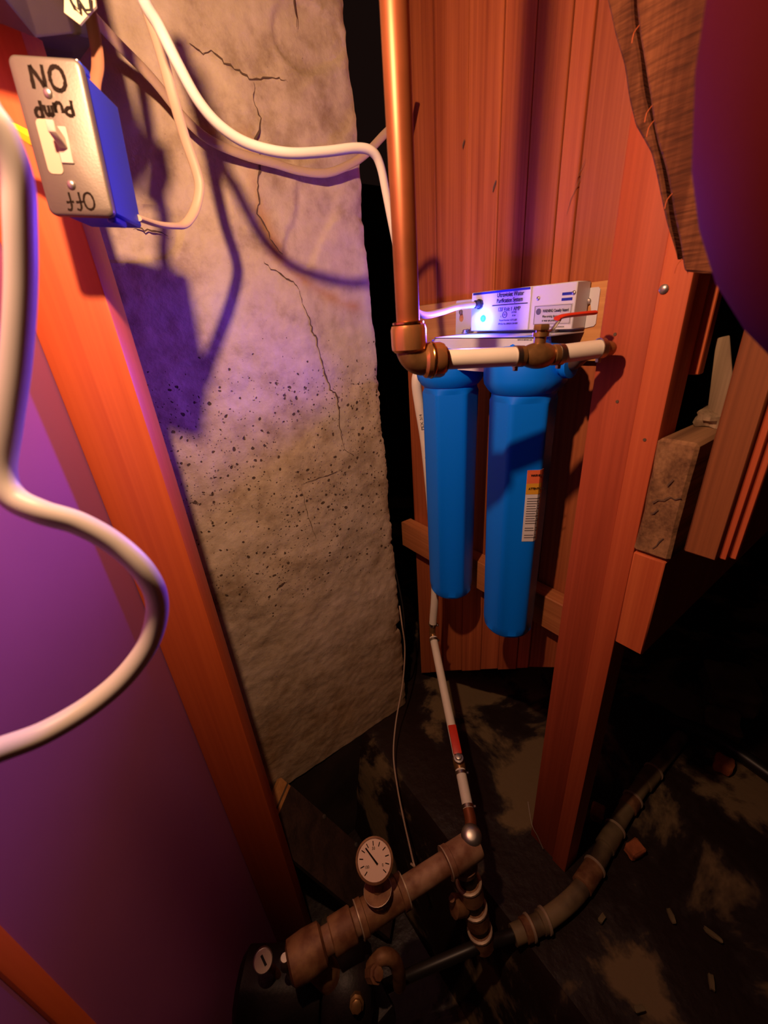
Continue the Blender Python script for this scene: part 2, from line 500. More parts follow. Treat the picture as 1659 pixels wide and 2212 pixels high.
M_COBW = plain('grey_thread', (0.4, 0.33, 0.26), 0.9)
M_TIE = plain('steel_clamp', (0.40, 0.33, 0.27), 0.35, 1.0)

# ================================================================== SETTING
FZ = -1.20
# ---- concrete wall: front face y = .90, broken right end near x = .63
def concrete_wall():
    C = 0.90
    x0, z0, z1 = -0.55, -1.32, 0.85
    nx, nz = 210, 380
    def edge(z):
        e = 0.607 + 0.020 * min(1.0, max(0.0, (0.55 - z) / 0.9)) + 0.012 * min(1.0, max(0.0, (-0.25 - z) / 0.9))
        rough = 1.0 if -0.75 < z < -0.10 else 0.3
        e += 0.005 * noise.noise(Vector((3.1, z * 9, 0))) + 0.007 * rough * noise.noise(Vector((9.4, z * 30, 0))) + 0.004 * rough * noise.noise(Vector((2.2, z * 85, 0)))
        e -= 0.010 * rough * max(0.0, noise.noise(Vector((1.7, z * 48, 2.0))) - .15) * 1.6
        if -0.955 < z < -0.925: e -= 0.016
        return e
    bm = NB()
    lay = bm.loops.layers.color.new('wear')
    V = []
    info = {}
    stain = [(.40, .50), (.405, .42), (.41, .32), (.42, .22), (.43, .15), (.47, .10), (.52, .055), (.58, .03)]
    stain = [(.365, .33), (.37, .26), (.375, .20), (.395, .145), (.43, .115), (.48, .085), (.54, .055), (.60, .045)]
    def seg_d(p, pts):
        best = 9
        for a, b in zip(pts, pts[1:]):
            ax, ay = a; bx, by = b
            L2 = (bx - ax) ** 2 + (by - ay) ** 2
            t = max(0, min(1, ((p[0] - ax) * (bx - ax) + (p[1] - ay) * (by - ay)) / L2))
            best = min(best, math.hypot(p[0] - ax - t * (bx - ax), p[1] - ay - t * (by - ay)))
        return best
    for iz in range(nz + 1):
        z = z0 + (z1 - z0) * iz / nz
        row = []
        e = edge(z)
        for ix in range(nx + 1):
            t = ix / nx
            x = x0 + (e - x0) * t
            q = Vector((x, 0, z))
            y = C + 0.006 * noise.noise(q * 4.0) + 0.0035 * noise.noise(q * 15.0) + 0.0016 * noise.noise(q * 55.0)
            dd = e - x
            if dd < 0.02: y += 0.008 * (1 - dd / 0.02) ** 2 * (0.5 + abs(noise.noise(Vector((0, 0, z * 25)))) * 1.2)
            # board-form ledges and shallow spalls
            s = noise.noise(Vector((x * 7 + 5, z * 9, 4.2)))
            if s > 0.28 and z > 0.1: y += 0.006 * min(1, (s - 0.28) / 0.06)
            v = bm.verts.new((x, y, z))
            row.append(v)
            ds = seg_d((x, z), stain)
            n = noise.noise(Vector((x * 22, z * 22, 1))) * 0.5 + 0.5
            st = max(0.0, 1 - ds / (0.018 + 0.030 * n)) * (0.45 + 0.6 * n)
            low = 0.60 * max(0.0, min(1.0, (-0.55 - z) / 0.6)) + 0.25 * max(0, noise.noise(Vector((x * 6, z * 5, 8))))  # rust-coloured tone growing towards the bottom, plus random patches
            st2 = max(0.0, 1 - seg_d((x, z), [(.235, -.42), (.30, -.62), (.33, -.78)]) / 0.05) * 0.45 * n
            pd = max(0.0, min(1.0, (0.14 - z) / 0.25)) * max(0.0, min(1.0, (z + 1.0) / 0.4))
            pd = max(0.42, 0.40 + 0.60 * pd * (0.7 + 0.6 * (noise.noise(Vector((x * 5, z * 6, 3))) * 0.5 + 0.5)))
            bl = max(0.0, noise.noise(Vector((x * 9, z * 8, 11))) * 1.6) * (0.8 if -0.3 < z < 0.5 else 0.2)
            info[v] = (min(1, st + low + st2), min(1, pd), min(1, bl), 1)
        # broken end: turn the corner and run back into the dark
        for k, (dx, dy) in enumerate(((0.001, 0.03), (-0.004, 0.08), (-0.006, 0.20))):
            v = bm.verts.new((e + dx + 0.004 * noise.noise(Vector((k * 3, 0, z * 40))), C + dy, z))
            row.append(v); info[v] = (0.2, 0.6, 0, 1)
        V.append(row)
    m = len(V[0])
    for a, b in zip(V, V[1:]):
        for i in range(m - 1):
            f = bm.faces.new((a[i], a[i + 1], b[i + 1], b[i]))
            for lp in f.loops: lp[lay] = info[lp.vert]
    # back, top and bottom so that the wall is a solid slab
    bl = bm.verts.new((x0, C + 0.2, z0)); tl = bm.verts.new((x0, C + 0.2, z1))
    bm.faces.new([r[-1] for r in V] + [tl, bl])
    bm.faces.new([v for v in V[0]][::-1] + [bl])
    bm.faces.new([v for v in V[-1]] + [tl])
    KS = 0.9111      # wall face stands at y = .82
    bmesh.ops.scale(bm, vec=(KS, KS, KS), verts=bm.verts)
    o = mk('wall_left', bm, M_CONC)
    setp(o, 'grey poured concrete wall with pits, cracks and a broken right edge', None, None, 'structure')
    # cracks: each one its own child
    cracks = [
        [(.40, .41), (.395, .385), (.402, .36), (.385, .33), (.39, .30), (.375, .265), (.372, .24), (.366, .215), (.38, .19), (.385, .17), (.405, .15)],
        [(.30, .44), (.32, .432), (.335, .438), (.35, .425), (.375, .42), (.39, .412), (.42, .418), (.45, .425), (.465, .42)],
        [(.36, .135), (.375, .125), (.40, .11), (.42, .10), (.43, .085)],
        [(.43, .085), (.432, .06), (.442, .03), (.448, .005), (.455, -.01), (.458, -.045), (.465, -.075), (.47, -.10), (.475, -.125), (.49, -.14), (.492, -.17), (.487, -.21), (.492, -.25), (.496, -.28), (.52, -.30)],
        [(.36, -.34), (.40, -.335), (.43, -.337), (.46, -.335), (.49, -.325)],
        [(.36, -.35), (.362, -.40), (.372, -.46), (.378, -.50)],
        [(.245, -.60), (.26, -.592), (.272, -.590)],
        [(.14, .185), (.16, .178), (.18, .18), (.195, .172)],
        [(.50, .60), (.497, .565), (.502, .54), (.498, .50)],
    ]
    wds = [.0042, .0032, .0035, .0045, .002, .0016, .009, .003, .004]
    for k, (cr, wd) in enumerate(zip(cracks, wds)):
        P = []
        for (a, b), (c, d) in zip(cr, cr[1:]):
            for s in range(4):
                t = s / 4
                P.append((a + (c - a) * t + random.uniform(-.0022, .0022), 0, b + (d - b) * t + random.uniform(-.002, .002)))
        P.append((cr[-1][0], 0, cr[-1][1]))
        bm = NB()
        pts = []
        for x, _, z in P:
            q = Vector((x, 0, z))
            pts.append((x, C + 0.006 * noise.noise(q * 4.0) + 0.0035 * noise.noise(q * 15.0) + 0.0016 * noise.noise(q * 55.0) - 0.0010, z))
        pts = [(x * KS, y * KS, z * KS) for x, y, z in pts]
        ribbon(bm, pts, lambda t: wd * random.uniform(0.2, 0.8) * (0.3 + math.sin(math.pi * min(max(t, .04), .96))), (0, -1, 0), 0.0008)
        mk('crack', bm, M_CRACK, o)
concrete_wall()

# ---- dark footing below the concrete, down into the pit on the left
bm = NB()
prism(bm, [(-.50, .824, -1.20), (.575, .824, -1.20), (.560, .800, FZ - .45), (-.50, .800, FZ - .45)], (0, .12, 0))
bmesh.ops.subdivide_edges(bm, edges=bm.edges, cuts=14, use_grid_fill=True)
for v in bm.verts:
    v.co.y += 0.010 * noise.noise(v.co * 7.0)
setp(mk('trim_1', bm, M_EARTH), 'dark damp earth footing below the concrete wall', None, None, 'structure')

# ---- board wall (right): vertical tongue-and-groove boards, each its own piece
wr = thing('wall_right', 'red-brown wall of vertical tongue-and-groove boards', None, (0.70, 0.5, 0), kind='structure')
edges_y = [.880, .827, .761, .674, .598, .536, .476, .442, .372, .316]
for i, (a, b) in enumerate(zip(edges_y, edges_y[1:])):
    ym = (a + b) / 2
    zb = -0.765 - 0.85 * max(0, ym - .38) + random.uniform(-.004, .004)
    dx = random.uniform(0, .003)
    bm = NB()
    y0, y1 = b + .0009, a - .0009
    zl = lambda yy: -0.765 - 0.85 * max(0, yy - .38) + (0.002 * i % .005)
    prism(bm, [(.70 + dx, y0, zl(y0)), (.70 + dx, y1, zl(y1)), (.70 + dx, y1, .77), (.70 + dx, y0, .77)], (.02, 0, 0), .0012)
    mk('board', bm, M_SIDE, wr)
# knot holes and slits in the boards
for (y, z, l, wdt) in ((.683, .297, .012, .003), (.607, .215, .016, .003), (.455, .165, .05, .0008), (.445, .19, .03, .0007)):
    bm = NB()
    ribbon(bm, [(.70, y, z - l / 2), (.70, y - l * .1, z - l * .1), (.70, y - l * .3, z + l * .25), (.70, y - l * .42, z + l / 2)], lambda t: wdt * (0.2 + math.sin(math.pi * min(max(t, .05), .95))), (-1, 0, 0), .0015)
    mk('knot_slit', bm, M_CRACK, wr)

# ---- floor: level on the right, dropping into the pump pit on the left
def floor_z(x, y):
    k = max(0.0, min(1.0, (.40 - x) / .10)) * max(0.0, min(1.0, (.86 - y) / .03))
    k = k * k * (3 - 2 * k)
    return FZ - .40 * k
bm = NB()
bmesh.ops.create_grid(bm, x_segments=170, y_segments=170, size=0.5)
for v in bm.verts:
    v.co = Vector((0.9 + v.co.x * 4.4, 0.3 + v.co.y * 4.4, FZ))
    v.co.z = floor_z(v.co.x, v.co.y) + 0.006 * noise.noise(v.co * 2.2) + 0.004 * noise.noise(v.co * 9.0) - .008
mk_floor = mk('floor', bm, M_FLOOR)
setp(mk_floor, 'dark damp mottled cellar floor', None, None, 'structure')

# ---- far wall of the dark crawl space behind the boards
bm = NB()
box(bm, (3.0, -1.9, FZ - .45), (3.08, 2.5, 0.77))
box(bm, (-1.0, 2.42, FZ - .45), (3.0, 2.5, 0.77))
setp(mk('wall_back', bm, M_EARTH), 'dark far wall of the crawl space', None, None, 'structure')

# ---- left partition, turned 30 degrees: U runs right, W runs away
U = Vector((.8660, -.5, 0)); W = Vector((.5, .8660, 0)); N1 = -W
A0 = Vector((-.029, .642, 0))
def FR(u, w_, z): return A0 + U * u + W * w_ + Vector((0, 0, z))
MF = Matrix((U, W, Vector((0, 0, 1)))).transposed().to_4x4(); MF.translation = A0
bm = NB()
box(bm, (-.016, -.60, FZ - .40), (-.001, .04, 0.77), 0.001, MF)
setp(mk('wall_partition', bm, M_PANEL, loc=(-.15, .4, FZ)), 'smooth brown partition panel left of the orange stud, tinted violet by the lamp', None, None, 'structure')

# ================================================================== LEFT SIDE
t = thing('wall_stud', 'bright orange upright stud carrying the switch box', 'stud', FR(.045, .02, FZ), 'studs of the left partition')
bm = NB(); box(bm, (0, 0, FZ - .402), (.089, .038, 0.77), 0.003, MF, 2); mk('timber', bm, M_STUD, t)
t = thing('wall_stud', 'blurred orange stud at the lower left corner, close to the lens', 'stud', (-.2, .33, FZ), 'studs of the left partition')
MF2 = MF.copy(); MF2.translation = Vector((-.205, .352, 0))
bm = NB(); box(bm, (-.012, -.020, FZ - .402), (.011, 0, -.34), 0.003, MF2, 2); mk('timber', bm, M_STUD, t)

# ---- switch box
K = Vector((.047, .518, .1655))
MS = Matrix((U, Vector((0, 0, 1)), N1)).transposed().to_4x4()
MS = MS @ Matrix.Rotation(R(-4.5), 4, 'Z')
MS.translation = K
t = thing('switch_box', 'upside-down metal switch cover marked with black pen on a blue box', 'light switch', M=MS)
hw, hh = .0278, .0535
def rrect(hw, hh, r, n=5):
    P = []
    for cx_, cy_, a0 in ((hw - r, hh - r, 0), (-hw + r, hh - r, 90), (-hw + r, -hh + r, 180), (hw - r, -hh + r, 270)):
        for i in range(n + 1):
            a = R(a0 + 90 * i / n); P.append((cx_ + r * math.cos(a), cy_ + r * math.sin(a)))
    return P
def stack(bm, levels):
    rings = [[bm.verts.new((x, y, z)) for x, y in P] for P, z in levels]
    for a, b in zip(rings, rings[1:]):
        for i in range(len(a)):
            j = (i + 1) % len(a); bm.faces.new((a[i], a[j], b[j], b[i]))
    bm.faces.new(rings[0][::-1]); bm.faces.new(rings[-1])
bm = NB()
stack(bm, [(rrect(hw, hh, .006), -.006), (rrect(hw, hh, .006), -.0022), (rrect(hw - .0008, hh - .0008, .0056), -.0008), (rrect(hw - .0022, hh - .0022, .005), 0)])
mk('cover_plate', bm, M_ALU, t)
def uv(u, v): return ((u - .5) * 2 * hw, (.5 - v) * 2 * hh)
# slot frame + toggle
sx_, sy_ = uv(.495, .53)
bm = NB(); box(bm, (sx_ - .0052, sy_ - .0125, -.001), (sx_ + .0052, sy_ + .0125, .0012), .0005); mk('toggle_frame', bm, M_TOG, t)
bm = NB()
prism(bm, [(sx_ - .0032, sy_ - .003, .001), (sx_ + .0032, sy_ - .003, .001), (sx_ + .0032, sy_ + .005, .001), (sx_ - .0032, sy_ + .005, .001)], (0, .0075, .013), .0006)
mk('toggle', bm, M_TOG, t)
bm = NB()
tx, ty = uv(.285, .545)
stack(bm, [([(tx + x, ty + y) for x, y in rrect(.0062, .0185, .0035)], 0.0001), ([(tx + x, ty + y) for x, y in rrect(.0062, .0185, .0035)], .0005)])
mk('tape_label', bm, M_TAPE, t, label='blank strip of cream tape')
for u_, v_ in ((.455, .215), (.46, .785)):
    x, y = uv(u_, v_)
    bm = NB(); lathe(bm, [(.0036, 0), (.0035, .0008), (.0026, .0018), (.001, .0022)], (x, y, 0), (0, 0, 1), 16)
    mk('screw', bm, M_STEEL, t)
# hand-written words, upside down like the plate: ON / Pump / Off
GL = {
 'O': [[(.5, 1), (.15, .85), (.0, .5), (.15, .12), (.5, 0), (.85, .15), (1, .5), (.85, .88), (.45, 1)]],
 'N': [[(.05, 0), (.1, 1)], [(.1, 1), (.85, .05)], [(.85, .05), (.95, 1)]],
 'P': [[(.1, 0), (.15, 1)], [(.15, 1), (.7, .95), (.9, .72), (.6, .5), (.12, .48)]],
 'u': [[(.1, .65), (.12, .15), (.4, .0), (.75, .15), (.85, .65)], [(.85, .65), (.9, .0)]],
 'm': [[(.05, .0), (.08, .65)], [(.08, .5), (.25, .66), (.42, .5), (.45, .02)], [(.45, .5), (.65, .66), (.85, .5), (.9, .0)]],
 'p': [[(.1, -.45), (.15, .65)], [(.15, .6), (.6, .68), (.85, .35), (.55, .05), (.12, .1)]],
 'f': [[(.9, .95), (.6, 1.0), (.42, .75), (.4, -.05)], [(.1, .5), (.85, .55)]],
}
def scribble(word, cx_, cy_, adv, w_, h_, pen, slope=0.0):
    """word centred at (cx,cy) on the plate, written upside down"""
    bm = NB()
    n = len(word)
    for i, ch in enumerate(word):
        for st in GL[ch]:
            P = [Vector(((i - (n - 1) / 2) * adv + (p[0] - .5) * w_, (p[1] - .5) * h_ + slope * i, 0)) for p in st]
            P = catmull(P, 6) if len(P) > 2 else [P[0].lerp(P[1], k / 6) for k in range(7)]
            P = [Vector((cx_ - p.x + random.uniform(-.0001, .0001), cy_ - p.y, .00015)) for p in P]
            ribbon(bm, P, lambda q: pen * random.uniform(.8, 1.15), (0, 0, 1), 0.0001)
    return mk('lettering', bm, M_MARK, t)
x, y = uv(.50, .13); scribble('ON', x, y, .0150, .0112, .0150, .0030, -.0006)
x, y = uv(.475, .298); scribble('Pump', x, y, .0082, .0072, .0100, .0026, .0019)
x, y = uv(.52, .895); scribble('Off', x, y, .0082, .0085, .0125, .0017, .0003)
# blue box behind the cover
bm = NB()
box(bm, (-hw + .004, -hh + .003, -.062), (hw - .0005, hh - .006, -.0062), .002)
bo = mk('box_body', bm, M_BOXB, t)
bm = NB()
box(bm, (hw - .012, hh - .006, -.020), (hw - .002, hh + .001, -.0062), .0015); mk('mounting_ear', bm, M_BOXB, bo)
bm = NB()
box(bm, (hw - .010, -hh - .003, -.030), (hw - .002, -hh + .003, -.0065), .0015); mk('cable_clamp', bm, M_BOXB, bo)
bm = NB(); lathe(bm, [(.0022, 0), (.0022, .002)], (hw - .007, hh + .001, -.012), (0, 1, 0), 10); mk('screw', bm, M_STEEL, bo)
# back ear that nails the box to the stud
bm = NB(); box(bm, (-hw + .002, -.03, -.0690), (hw - .006, .03, -.0622), .001); mk('back_bracket', bm, M_BOXB, bo)

# ---- yellow wire nut peeping out behind the cover
bm = NB()
a = Vector((.012, .562, .186)); b = Vector((.030, .556, .1735))
lathe(bm, [(.0030, 0), (.0036, .002), (.0048, .012), (.0056, .018), (.0052, (b - a).length)], a, b - a, 12, rmod=lambda a_, h: 1 + .06 * math.cos(6 * a_))
wn = mk('wire_connector', bm, M_YEL, loc=tuple(a))
setp(wn, 'small ribbed yellow wire connector behind the switch cover', 'wire connector')

# ---- cables
def cable(name, label, cat, pts, r, m, flat=1.0, side=None, group='electrical cables', n=8, seg=14):
    bm = NB(); tube(bm, pts, r, seg, flat, n, side)
    return setp(mk(name, bm, m, loc=pts[len(pts) // 2]), label, cat, group)
cable('thick_cable', 'thick white cable looping close to the lens in front of the left panel', 'cable',
 [(-.006, .300, .180), (-.001, .300, .112), (.003, .300, .096), (.003, .300, .079), (-.002, .300, .061), (-.012, .300, .032), (-.026, .299, -.002), (-.041, .297, -.034), (-.051, .295, -.056), (-.051, .290, -.070), (-.041, .282, -.080), (-.027, .279, -.091), (-.014, .275, -.108), (-.005, .270, -.129), (-.004, .270, -.153), (-.015, .270, -.178), (-.034, .268, -.195), (-.056, .264, -.203), (-.080, .258, -.203), (-.098, .252, -.196), (-.115, .244, -.186), (-.150, .225, -.165)], .0068, M_HOSE, seg=20)
cable('power_cord', 'round white cord draped from the top to the purifier box', 'cord',
 [(.120, .51, .345), (.139, .532, .310), (.149, .550, .289), (.160, .558, .277), (.172, .564, .256), (.188, .570, .232), (.209, .573, .215), (.238, .572, .204), (.280, .564, .199), (.329, .560, .205), (.375, .555, .213), (.398, .552, .211), (.411, .554, .198), (.422, .559, .169), (.433, .563, .133), (.445, .566, .093), (.460, .567, .055), (.473, .569, .025), (.498, .574, .014), (.545, .585, .017), (.597, .591, .025), (.640, .5823, .0266)], .0056, M_CORD)
cable('flat_cable', 'flat beige cable hanging in a loop into the bottom of the blue box', 'cable',
 [(.150, .588, .370), (.159, .599, .333), (.166, .608, .313), (.174, .621, .286), (.179, .630, .254), (.185, .639, .223), (.191, .642, .193), (.190, .642, .175), (.178, .641, .152), (.159, .630, .134), (.140, .612, .128), (.118, .588, .124), (.094, .556, .122)], .0062, M_ROMEX, 0.5, side=(.8, -.6, 0))
cable('flat_cable', 'beige cable sagging along the concrete behind the white cord', 'cable',
 [(0.114, 0.692, 0.360), (0.128, 0.717, 0.355), (0.155, 0.750, 0.350), (0.196, 0.770, 0.328), (0.231, 0.785, 0.299), (0.266, 0.791, 0.279), (0.317, 0.796, 0.269), (0.373, 0.800, 0.265), (0.415, 0.802, 0.261), (0.466, 0.796, 0.261), (0.511, 0.789, 0.275), (0.546, 0.782, 0.293), (0.581, 0.774, 0.320), (0.611, 0.765, 0.346), (0.633, 0.756, 0.392)], .0068, M_ROMEX, 0.55, side=(0, -.5, .86))
cable('flat_cable', 'dim brown cable dropping into the top of the blue box', 'cable',
 [(.118, .600, .345), (.111, .590, .310), (.108, .590, .289), (.104, .581, .262), (.099, .573, .243), (.090, .564, .224), (.085, .556, .205)], .0058, M_BRWN, 0.55, side=(.87, -.5, 0))
cable('thin_wire', 'thin tan wire dangling from the concrete edge to the gauge pipe', 'wire',
 [(0.583, 0.824, -0.783), (0.568, 0.796, -0.831), (0.567, 0.788, -0.919), (0.532, 0.762, -1.016), (0.464, 0.717, -1.100), (0.410, 0.662, -1.139), (0.371, 0.595, -1.164), (0.333, 0.518, -1.159), (0.296, 0.444, -1.115), (0.276, 0.405, -1.085), (0.273, 0.397, -1.085), (0.268, 0.404, -1.079)], .0022, M_ROMEX, group='thin wires', seg=8)
cable('thin_wire', 'thin dark wire hugging the broken edge of the concrete', 'wire',
 [(0.576, 0.847, -0.547), (0.583, 0.815, -0.729), (0.589, 0.813, -0.820), (0.586, 0.813, -0.911), (0.583, 0.816, -1.002), (0.585, 0.847, -1.093)], .0022, M_GASK, group='thin wires', seg=8)

# ---- metal enclosure and tag at the top left
t = thing('metal_enclosure', 'dull dark metal box edge above the switch, at the very top', 'electrical box', (.07, .58, .27))
bm = NB()
prism(bm, [(.030, .500, .250), (.055, .555, .2475), (.085, .570, .262), (.112, .615, .283), (.10, .72, .30), (.0, .66, .28), (-.03, .56, .262)], (0, 0, .20), .0015)
mk('enclosure', bm, M_METAL, t)
bm = NB()
prism(bm, [(.080, .5475, .264), (.089, .5445, .2575), (.107, .5515, .276), (.112, .560, .30), (.092, .548, .30)], (.0012, .002, 0))
tg = mk('paper_tag', bm, M_TAG, t, label='pale tag with black pen strokes')
bm = NB()
def on_tag(s, z): return (.0805 + .028 * s, .5462 + .006 * s - .004 * (1 - s), z)
ribbon(bm, [on_tag(.1, .278), on_tag(.22, .268), on_tag(.36, .266), on_tag(.40, .274)], .0022, (.25, -1, 0), .003)
ribbon(bm, [on_tag(.40, .274), on_tag(.55, .268), on_tag(.72, .270), on_tag(.78, .281)], .0022, (.25, -1, 0), .003)
mk('pen_stroke', bm, M_BLACK, tg)

# ================================================================== FILTER UNIT
FL = (.6850, .52, 0)
ROLL = Matrix.Translation((0, .5, 0)) @ Matrix.Rotation(R(1.3), 4, 'X') @ Matrix.Translation((0, -.5, 0))
def rolled(bm):
    bmesh.ops.transform(bm, matrix=ROLL, verts=bm.verts); return bm
AX = (ROLL.to_3x3() @ Vector((0, -1, 0))); AY = (ROLL.to_3x3() @ Vector((0, 0, 1)))
# plywood cleat
t = thing('plywood_cleat', 'tan plywood backing board behind the white purifier', 'board', (.69, .59, 0))
bm = NB(); box(bm, (.6855, .366, -.075), (.6995, .812, .0405), .0012); mk('board', bm, M_PINE, t)
bm = NB(); box(bm, (.6860, .3625, -.073), (.699, .3665, .0392), .0008); mk('rough_edge', bm, M_OLD, t, label='dark splintered end')

fs = thing('water_purifier', 'white wall-mounted water purifier with two long blue filter housings and a glowing blue lamp', 'water filter', FL)
def keyhole(y, z, s=1.0):
    P = []
    for i in range(13):
        a = R(-60 + 300 * i / 12 - 180 + 0)
        P.append((.6852, y + .0068 * s * math.cos(a + R(210)), z - .006 + .0068 * s * math.sin(a + R(210))))
    return P
def key_loop(y, zt, zb):
    """slot above a round hole"""
    P = []
    for i in range(7):
        a = R(180 * i / 6); P.append((.6852, y + .0030 * math.cos(a), zt + .0030 * math.sin(a)))
    for i in range(13):
        a = R(155 + 230 * i / 12); P.append((.6852, y + .0066 * math.cos(a), zb + .0066 * math.sin(a)))
    return P
bm = NB()
outer = [(.6852, y, z) for y, z in ((.684, .033), (.682, .0355), (.379, .0355), (.376, .0325), (.375, -.016), (.378, -.0195), (.445, -.031), (.682, -.0335), (.684, -.031))]
plate_holes(bm, outer, [key_loop(.3925, .0165, .0035), key_loop(.6685, .0135, .0015)], (-.0018, 0, 0))
mk('mounting_plate', rolled(bm), M_WHITE, fs, smooth=False)
for y, z in ((.3925, .0165), (.6685, .0135)):
    bm = NB(); lathe(bm, [(.0050, 0), (.0050, .0012), (.0040, .0028), (.0016, .0034)], (.6832, y, z), (-1, 0, 0), 14)
    box(bm, (.6795, y - .0005, z - .0034), (.6799, y + .0005, z + .0034))
    mk('screw', rolled(bm), M_STEEL, fs)
# ballast box
bm = NB(); box(bm, (.6465, .392, -.0215), (.6832, .603, .0450), .0012)
bb = mk('ballast_box', rolled(bm), M_WHITE, fs)
bm = NB(); box(bm, (.6440, .4715, -.0212), (.6464, .6034, .0448), .0010); mk('front_cover', rolled(bm), M_LABEL, bb)
bm = NB(); box(bm, (.6434, .4735, .0405), (.6439, .5995, .0440), .0); mk('blue_band', rolled(bm), M_BLUEI, bb)
for y, z, r in ((.4584, .0258, .0032), (.3960, .0296, .0032), (.4540, -.0170, .0030)):
    bm = NB(); lathe(bm, [(r, 0), (r, .0006), (r * .7, .0016), (r * .3, .0019)], (.6463, y, z), (-1, 0, 0), 12); mk('screw', rolled(bm), M_STEEL, bb)
# cord gland and lamp
bm = NB(); lathe(bm, [(.0085, 0), (.0085, .004), (.0070, .0045), (.0068, .013), (.0058, .014)], (.6440, .5823, .0248), (-1, 0, 0), 18, rmod=lambda a, h: 1 + (.05 * math.cos(8 * a) if h < .005 else 0)); mk('cord_gland', rolled(bm), M_BPLAS, bb)
bm = NB(); lathe(bm, [(.0058, 0), (.0058, .0010), (.0048, .0030), (.0028, .0044), (.0008, .0048)], (.6440, .5723, .0001), (-1, 0, 0), 16); mk('indicator_lamp', rolled(bm), M_LED, bb, label='glowing blue indicator lamp')
def face_text(body, size, y, z, m=M_BLACK, par=bb, x=.6439, **kw):
    p = ROLL @ Vector((x, y, z)); return text(body, size, p, AX, AY, m, par, **kw)
face_text('Ultraviolet Water', .0098, .5137, .0360, sx=.80, bold=.00012)
face_text('Purification System', .0098, .5145, .0270, sx=.74, bold=.00012)
bm = NB(); box(bm, (.6434, .4765, .0198), (.6439, .5524, .0212)); mk('rule_line', rolled(bm), M_BLACK, bb)
face_text('120 Volt 1 AMP', .0092, .5146, .0130, sx=.82)
bm = NB()
for k in range(20):
    pass
lathe(bm, [(.0052, 0), (.0052, .0004), (.0043, .0004), (.0043, 0)], (.6439, .5230, .0045), (-1, 0, 0), 22, caps=False); mk('certification_mark', rolled(bm), M_BLACK, bb)
face_text('UL', .0055, .5230, .0045, sx=.8)
face_text('c', .0050, .5310, .0022)
face_text('LISTED\nE114', .0042, .5030, .0050, m=M_INK2, sx=.85, line=1.25)
face_text('Patent Number 4,971,687', .0044, .5150, -.0045, m=M_INK2, sx=.84)
face_text('EPA Est. No. 080020-CAN-001', .0044, .5150, -.0102, m=M_INK2, sx=.76)
for z in (.0292, .0216):
    bm = NB(); box(bm, (.6459, .3975, z - .0019), (.6464, .4155, z + .0019)); mk('blue_stripe', rolled(bm), M_BLUEI, bb)
bm = NB(); box(bm, (.6459, .3955, -.0140), (.6464, .4640, .0155)); wl = mk('warning_label', rolled(bm), M_GREYL, bb)
bm = NB()
for lo, hi in (((.3970, .0138), (.4625, .0143)), ((.3970, -.0128), (.4625, -.0123)), ((.3970, -.0128), (.3975, .0143)), ((.4620, -.0128), (.4625, .0143))):
    box(bm, (.6455, lo[0], lo[1]), (.64588, hi[0], hi[1]))
mk('label_border', rolled(bm), M_INK2, bb)
bm = NB(); lathe(bm, [(.0048, 0), (.0048, .0004)], (.6459, .4550, .0062), (-1, 0, 0), 18); mk('hazard_symbol', rolled(bm), M_INK2, bb)
face_text('WARNING: Casualty Hazard', .0062, .4470, .0065, x=.6458, align='LEFT', sx=.62, bold=.00012)
face_text('When servicing, disconnect power', .0052, .4470, -.0015, x=.6458, align='LEFT', sx=.56)
face_text('or wear eye protection', .0052, .4470, -.0075, x=.6458, align='LEFT', sx=.62)
face_text('MADE IN CANADA', .0034, .4200, -.0175, x=.6464, m=M_INK2)
# filter bracket: bent steel shelf and front lip
bm = NB()
plate_holes(bm, [(.5520, y, z) for y, z in ((.606, -.0265), (.3930, -.0265), (.3920, -.0775), (.3945, -.0800), (.622, -.0800), (.624, -.0780), (.624, -.0430))], [], (.0016, 0, 0))
prism(bm, [(.5520, .606, -.0265), (.5520, .3930, -.0265), (.6835, .3930, -.0265), (.6835, .640, -.0265), (.63, .628, -.0265)], (0, 0, -.0016))
br = mk('filter_bracket', rolled(bm), M_WHITE, fs, smooth=False)
for x, y in ((.645, .620), (.665, .632), (.63, .43), (.66, .43)):
    bm = NB(); lathe(bm, [(.0065, 0), (.0065, .0022), (.0046, .0023), (.0046, .0060), (.0020, .0075)], (x, y, -.0252), (0, 0, 1), 12); mk('bolt', rolled(bm), M_STEEL, br)
face_text('REMOVE BEFORE USE', .0030, .4080, -.0300, x=.5519, m=M_INK2, par=br, sx=.9)
# the two housings
def hexr(R0, k=.885):
    def f(a, h):
        if h > -.118: return 1.0
        q = (a + R(12)) % R(60) - R(30)
        g = min(1.0, k / math.cos(q))
        if abs(abs(q) - R(30)) < R(2.0): g *= .985
        s = min(1.0, max(0.0, (-.118 - h) / .006)) * min(1.0, max(0.0, (h + .592) / .012))
        return 1 + (g - 1) * s
    return f
def housing(yc, xc=.5875):
    c = (xc, yc, 0)
    bm = NB()
    lathe(bm, [(.040, -.6020), (.0455, -.6005), (.0490, -.594), (.0512, -.578), (.0552, -.135), (.0555, -.126), (.0555, -.1245), (.0525, -.118), (.0520, -.112), (.050, -.105)], c, (0, 0, 1), 72, up=(1, 0, 0), rmod=hexr(1))
    o = mk('filter_housing', bm, M_FILT, fs)
    bm = NB()
    lathe(bm, [(.054, -.112), (.0580, -.108), (.0640, -.098), (.0655, -.090), (.0655, -.050), (.063, -.046), (.050, -.0430), (.036, -.0405), (.034, -.0285), (.030, -.0280)], c, (0, 0, 1), 48, up=(1, 0, 0), rmod=lambda a, h: 1 + (.012 * (1 if math.cos(24 * a) > 0 else -1) if -.099 < h < -.047 else 0))
    mk('filter_cap', bm, M_FILT, o)
    return o
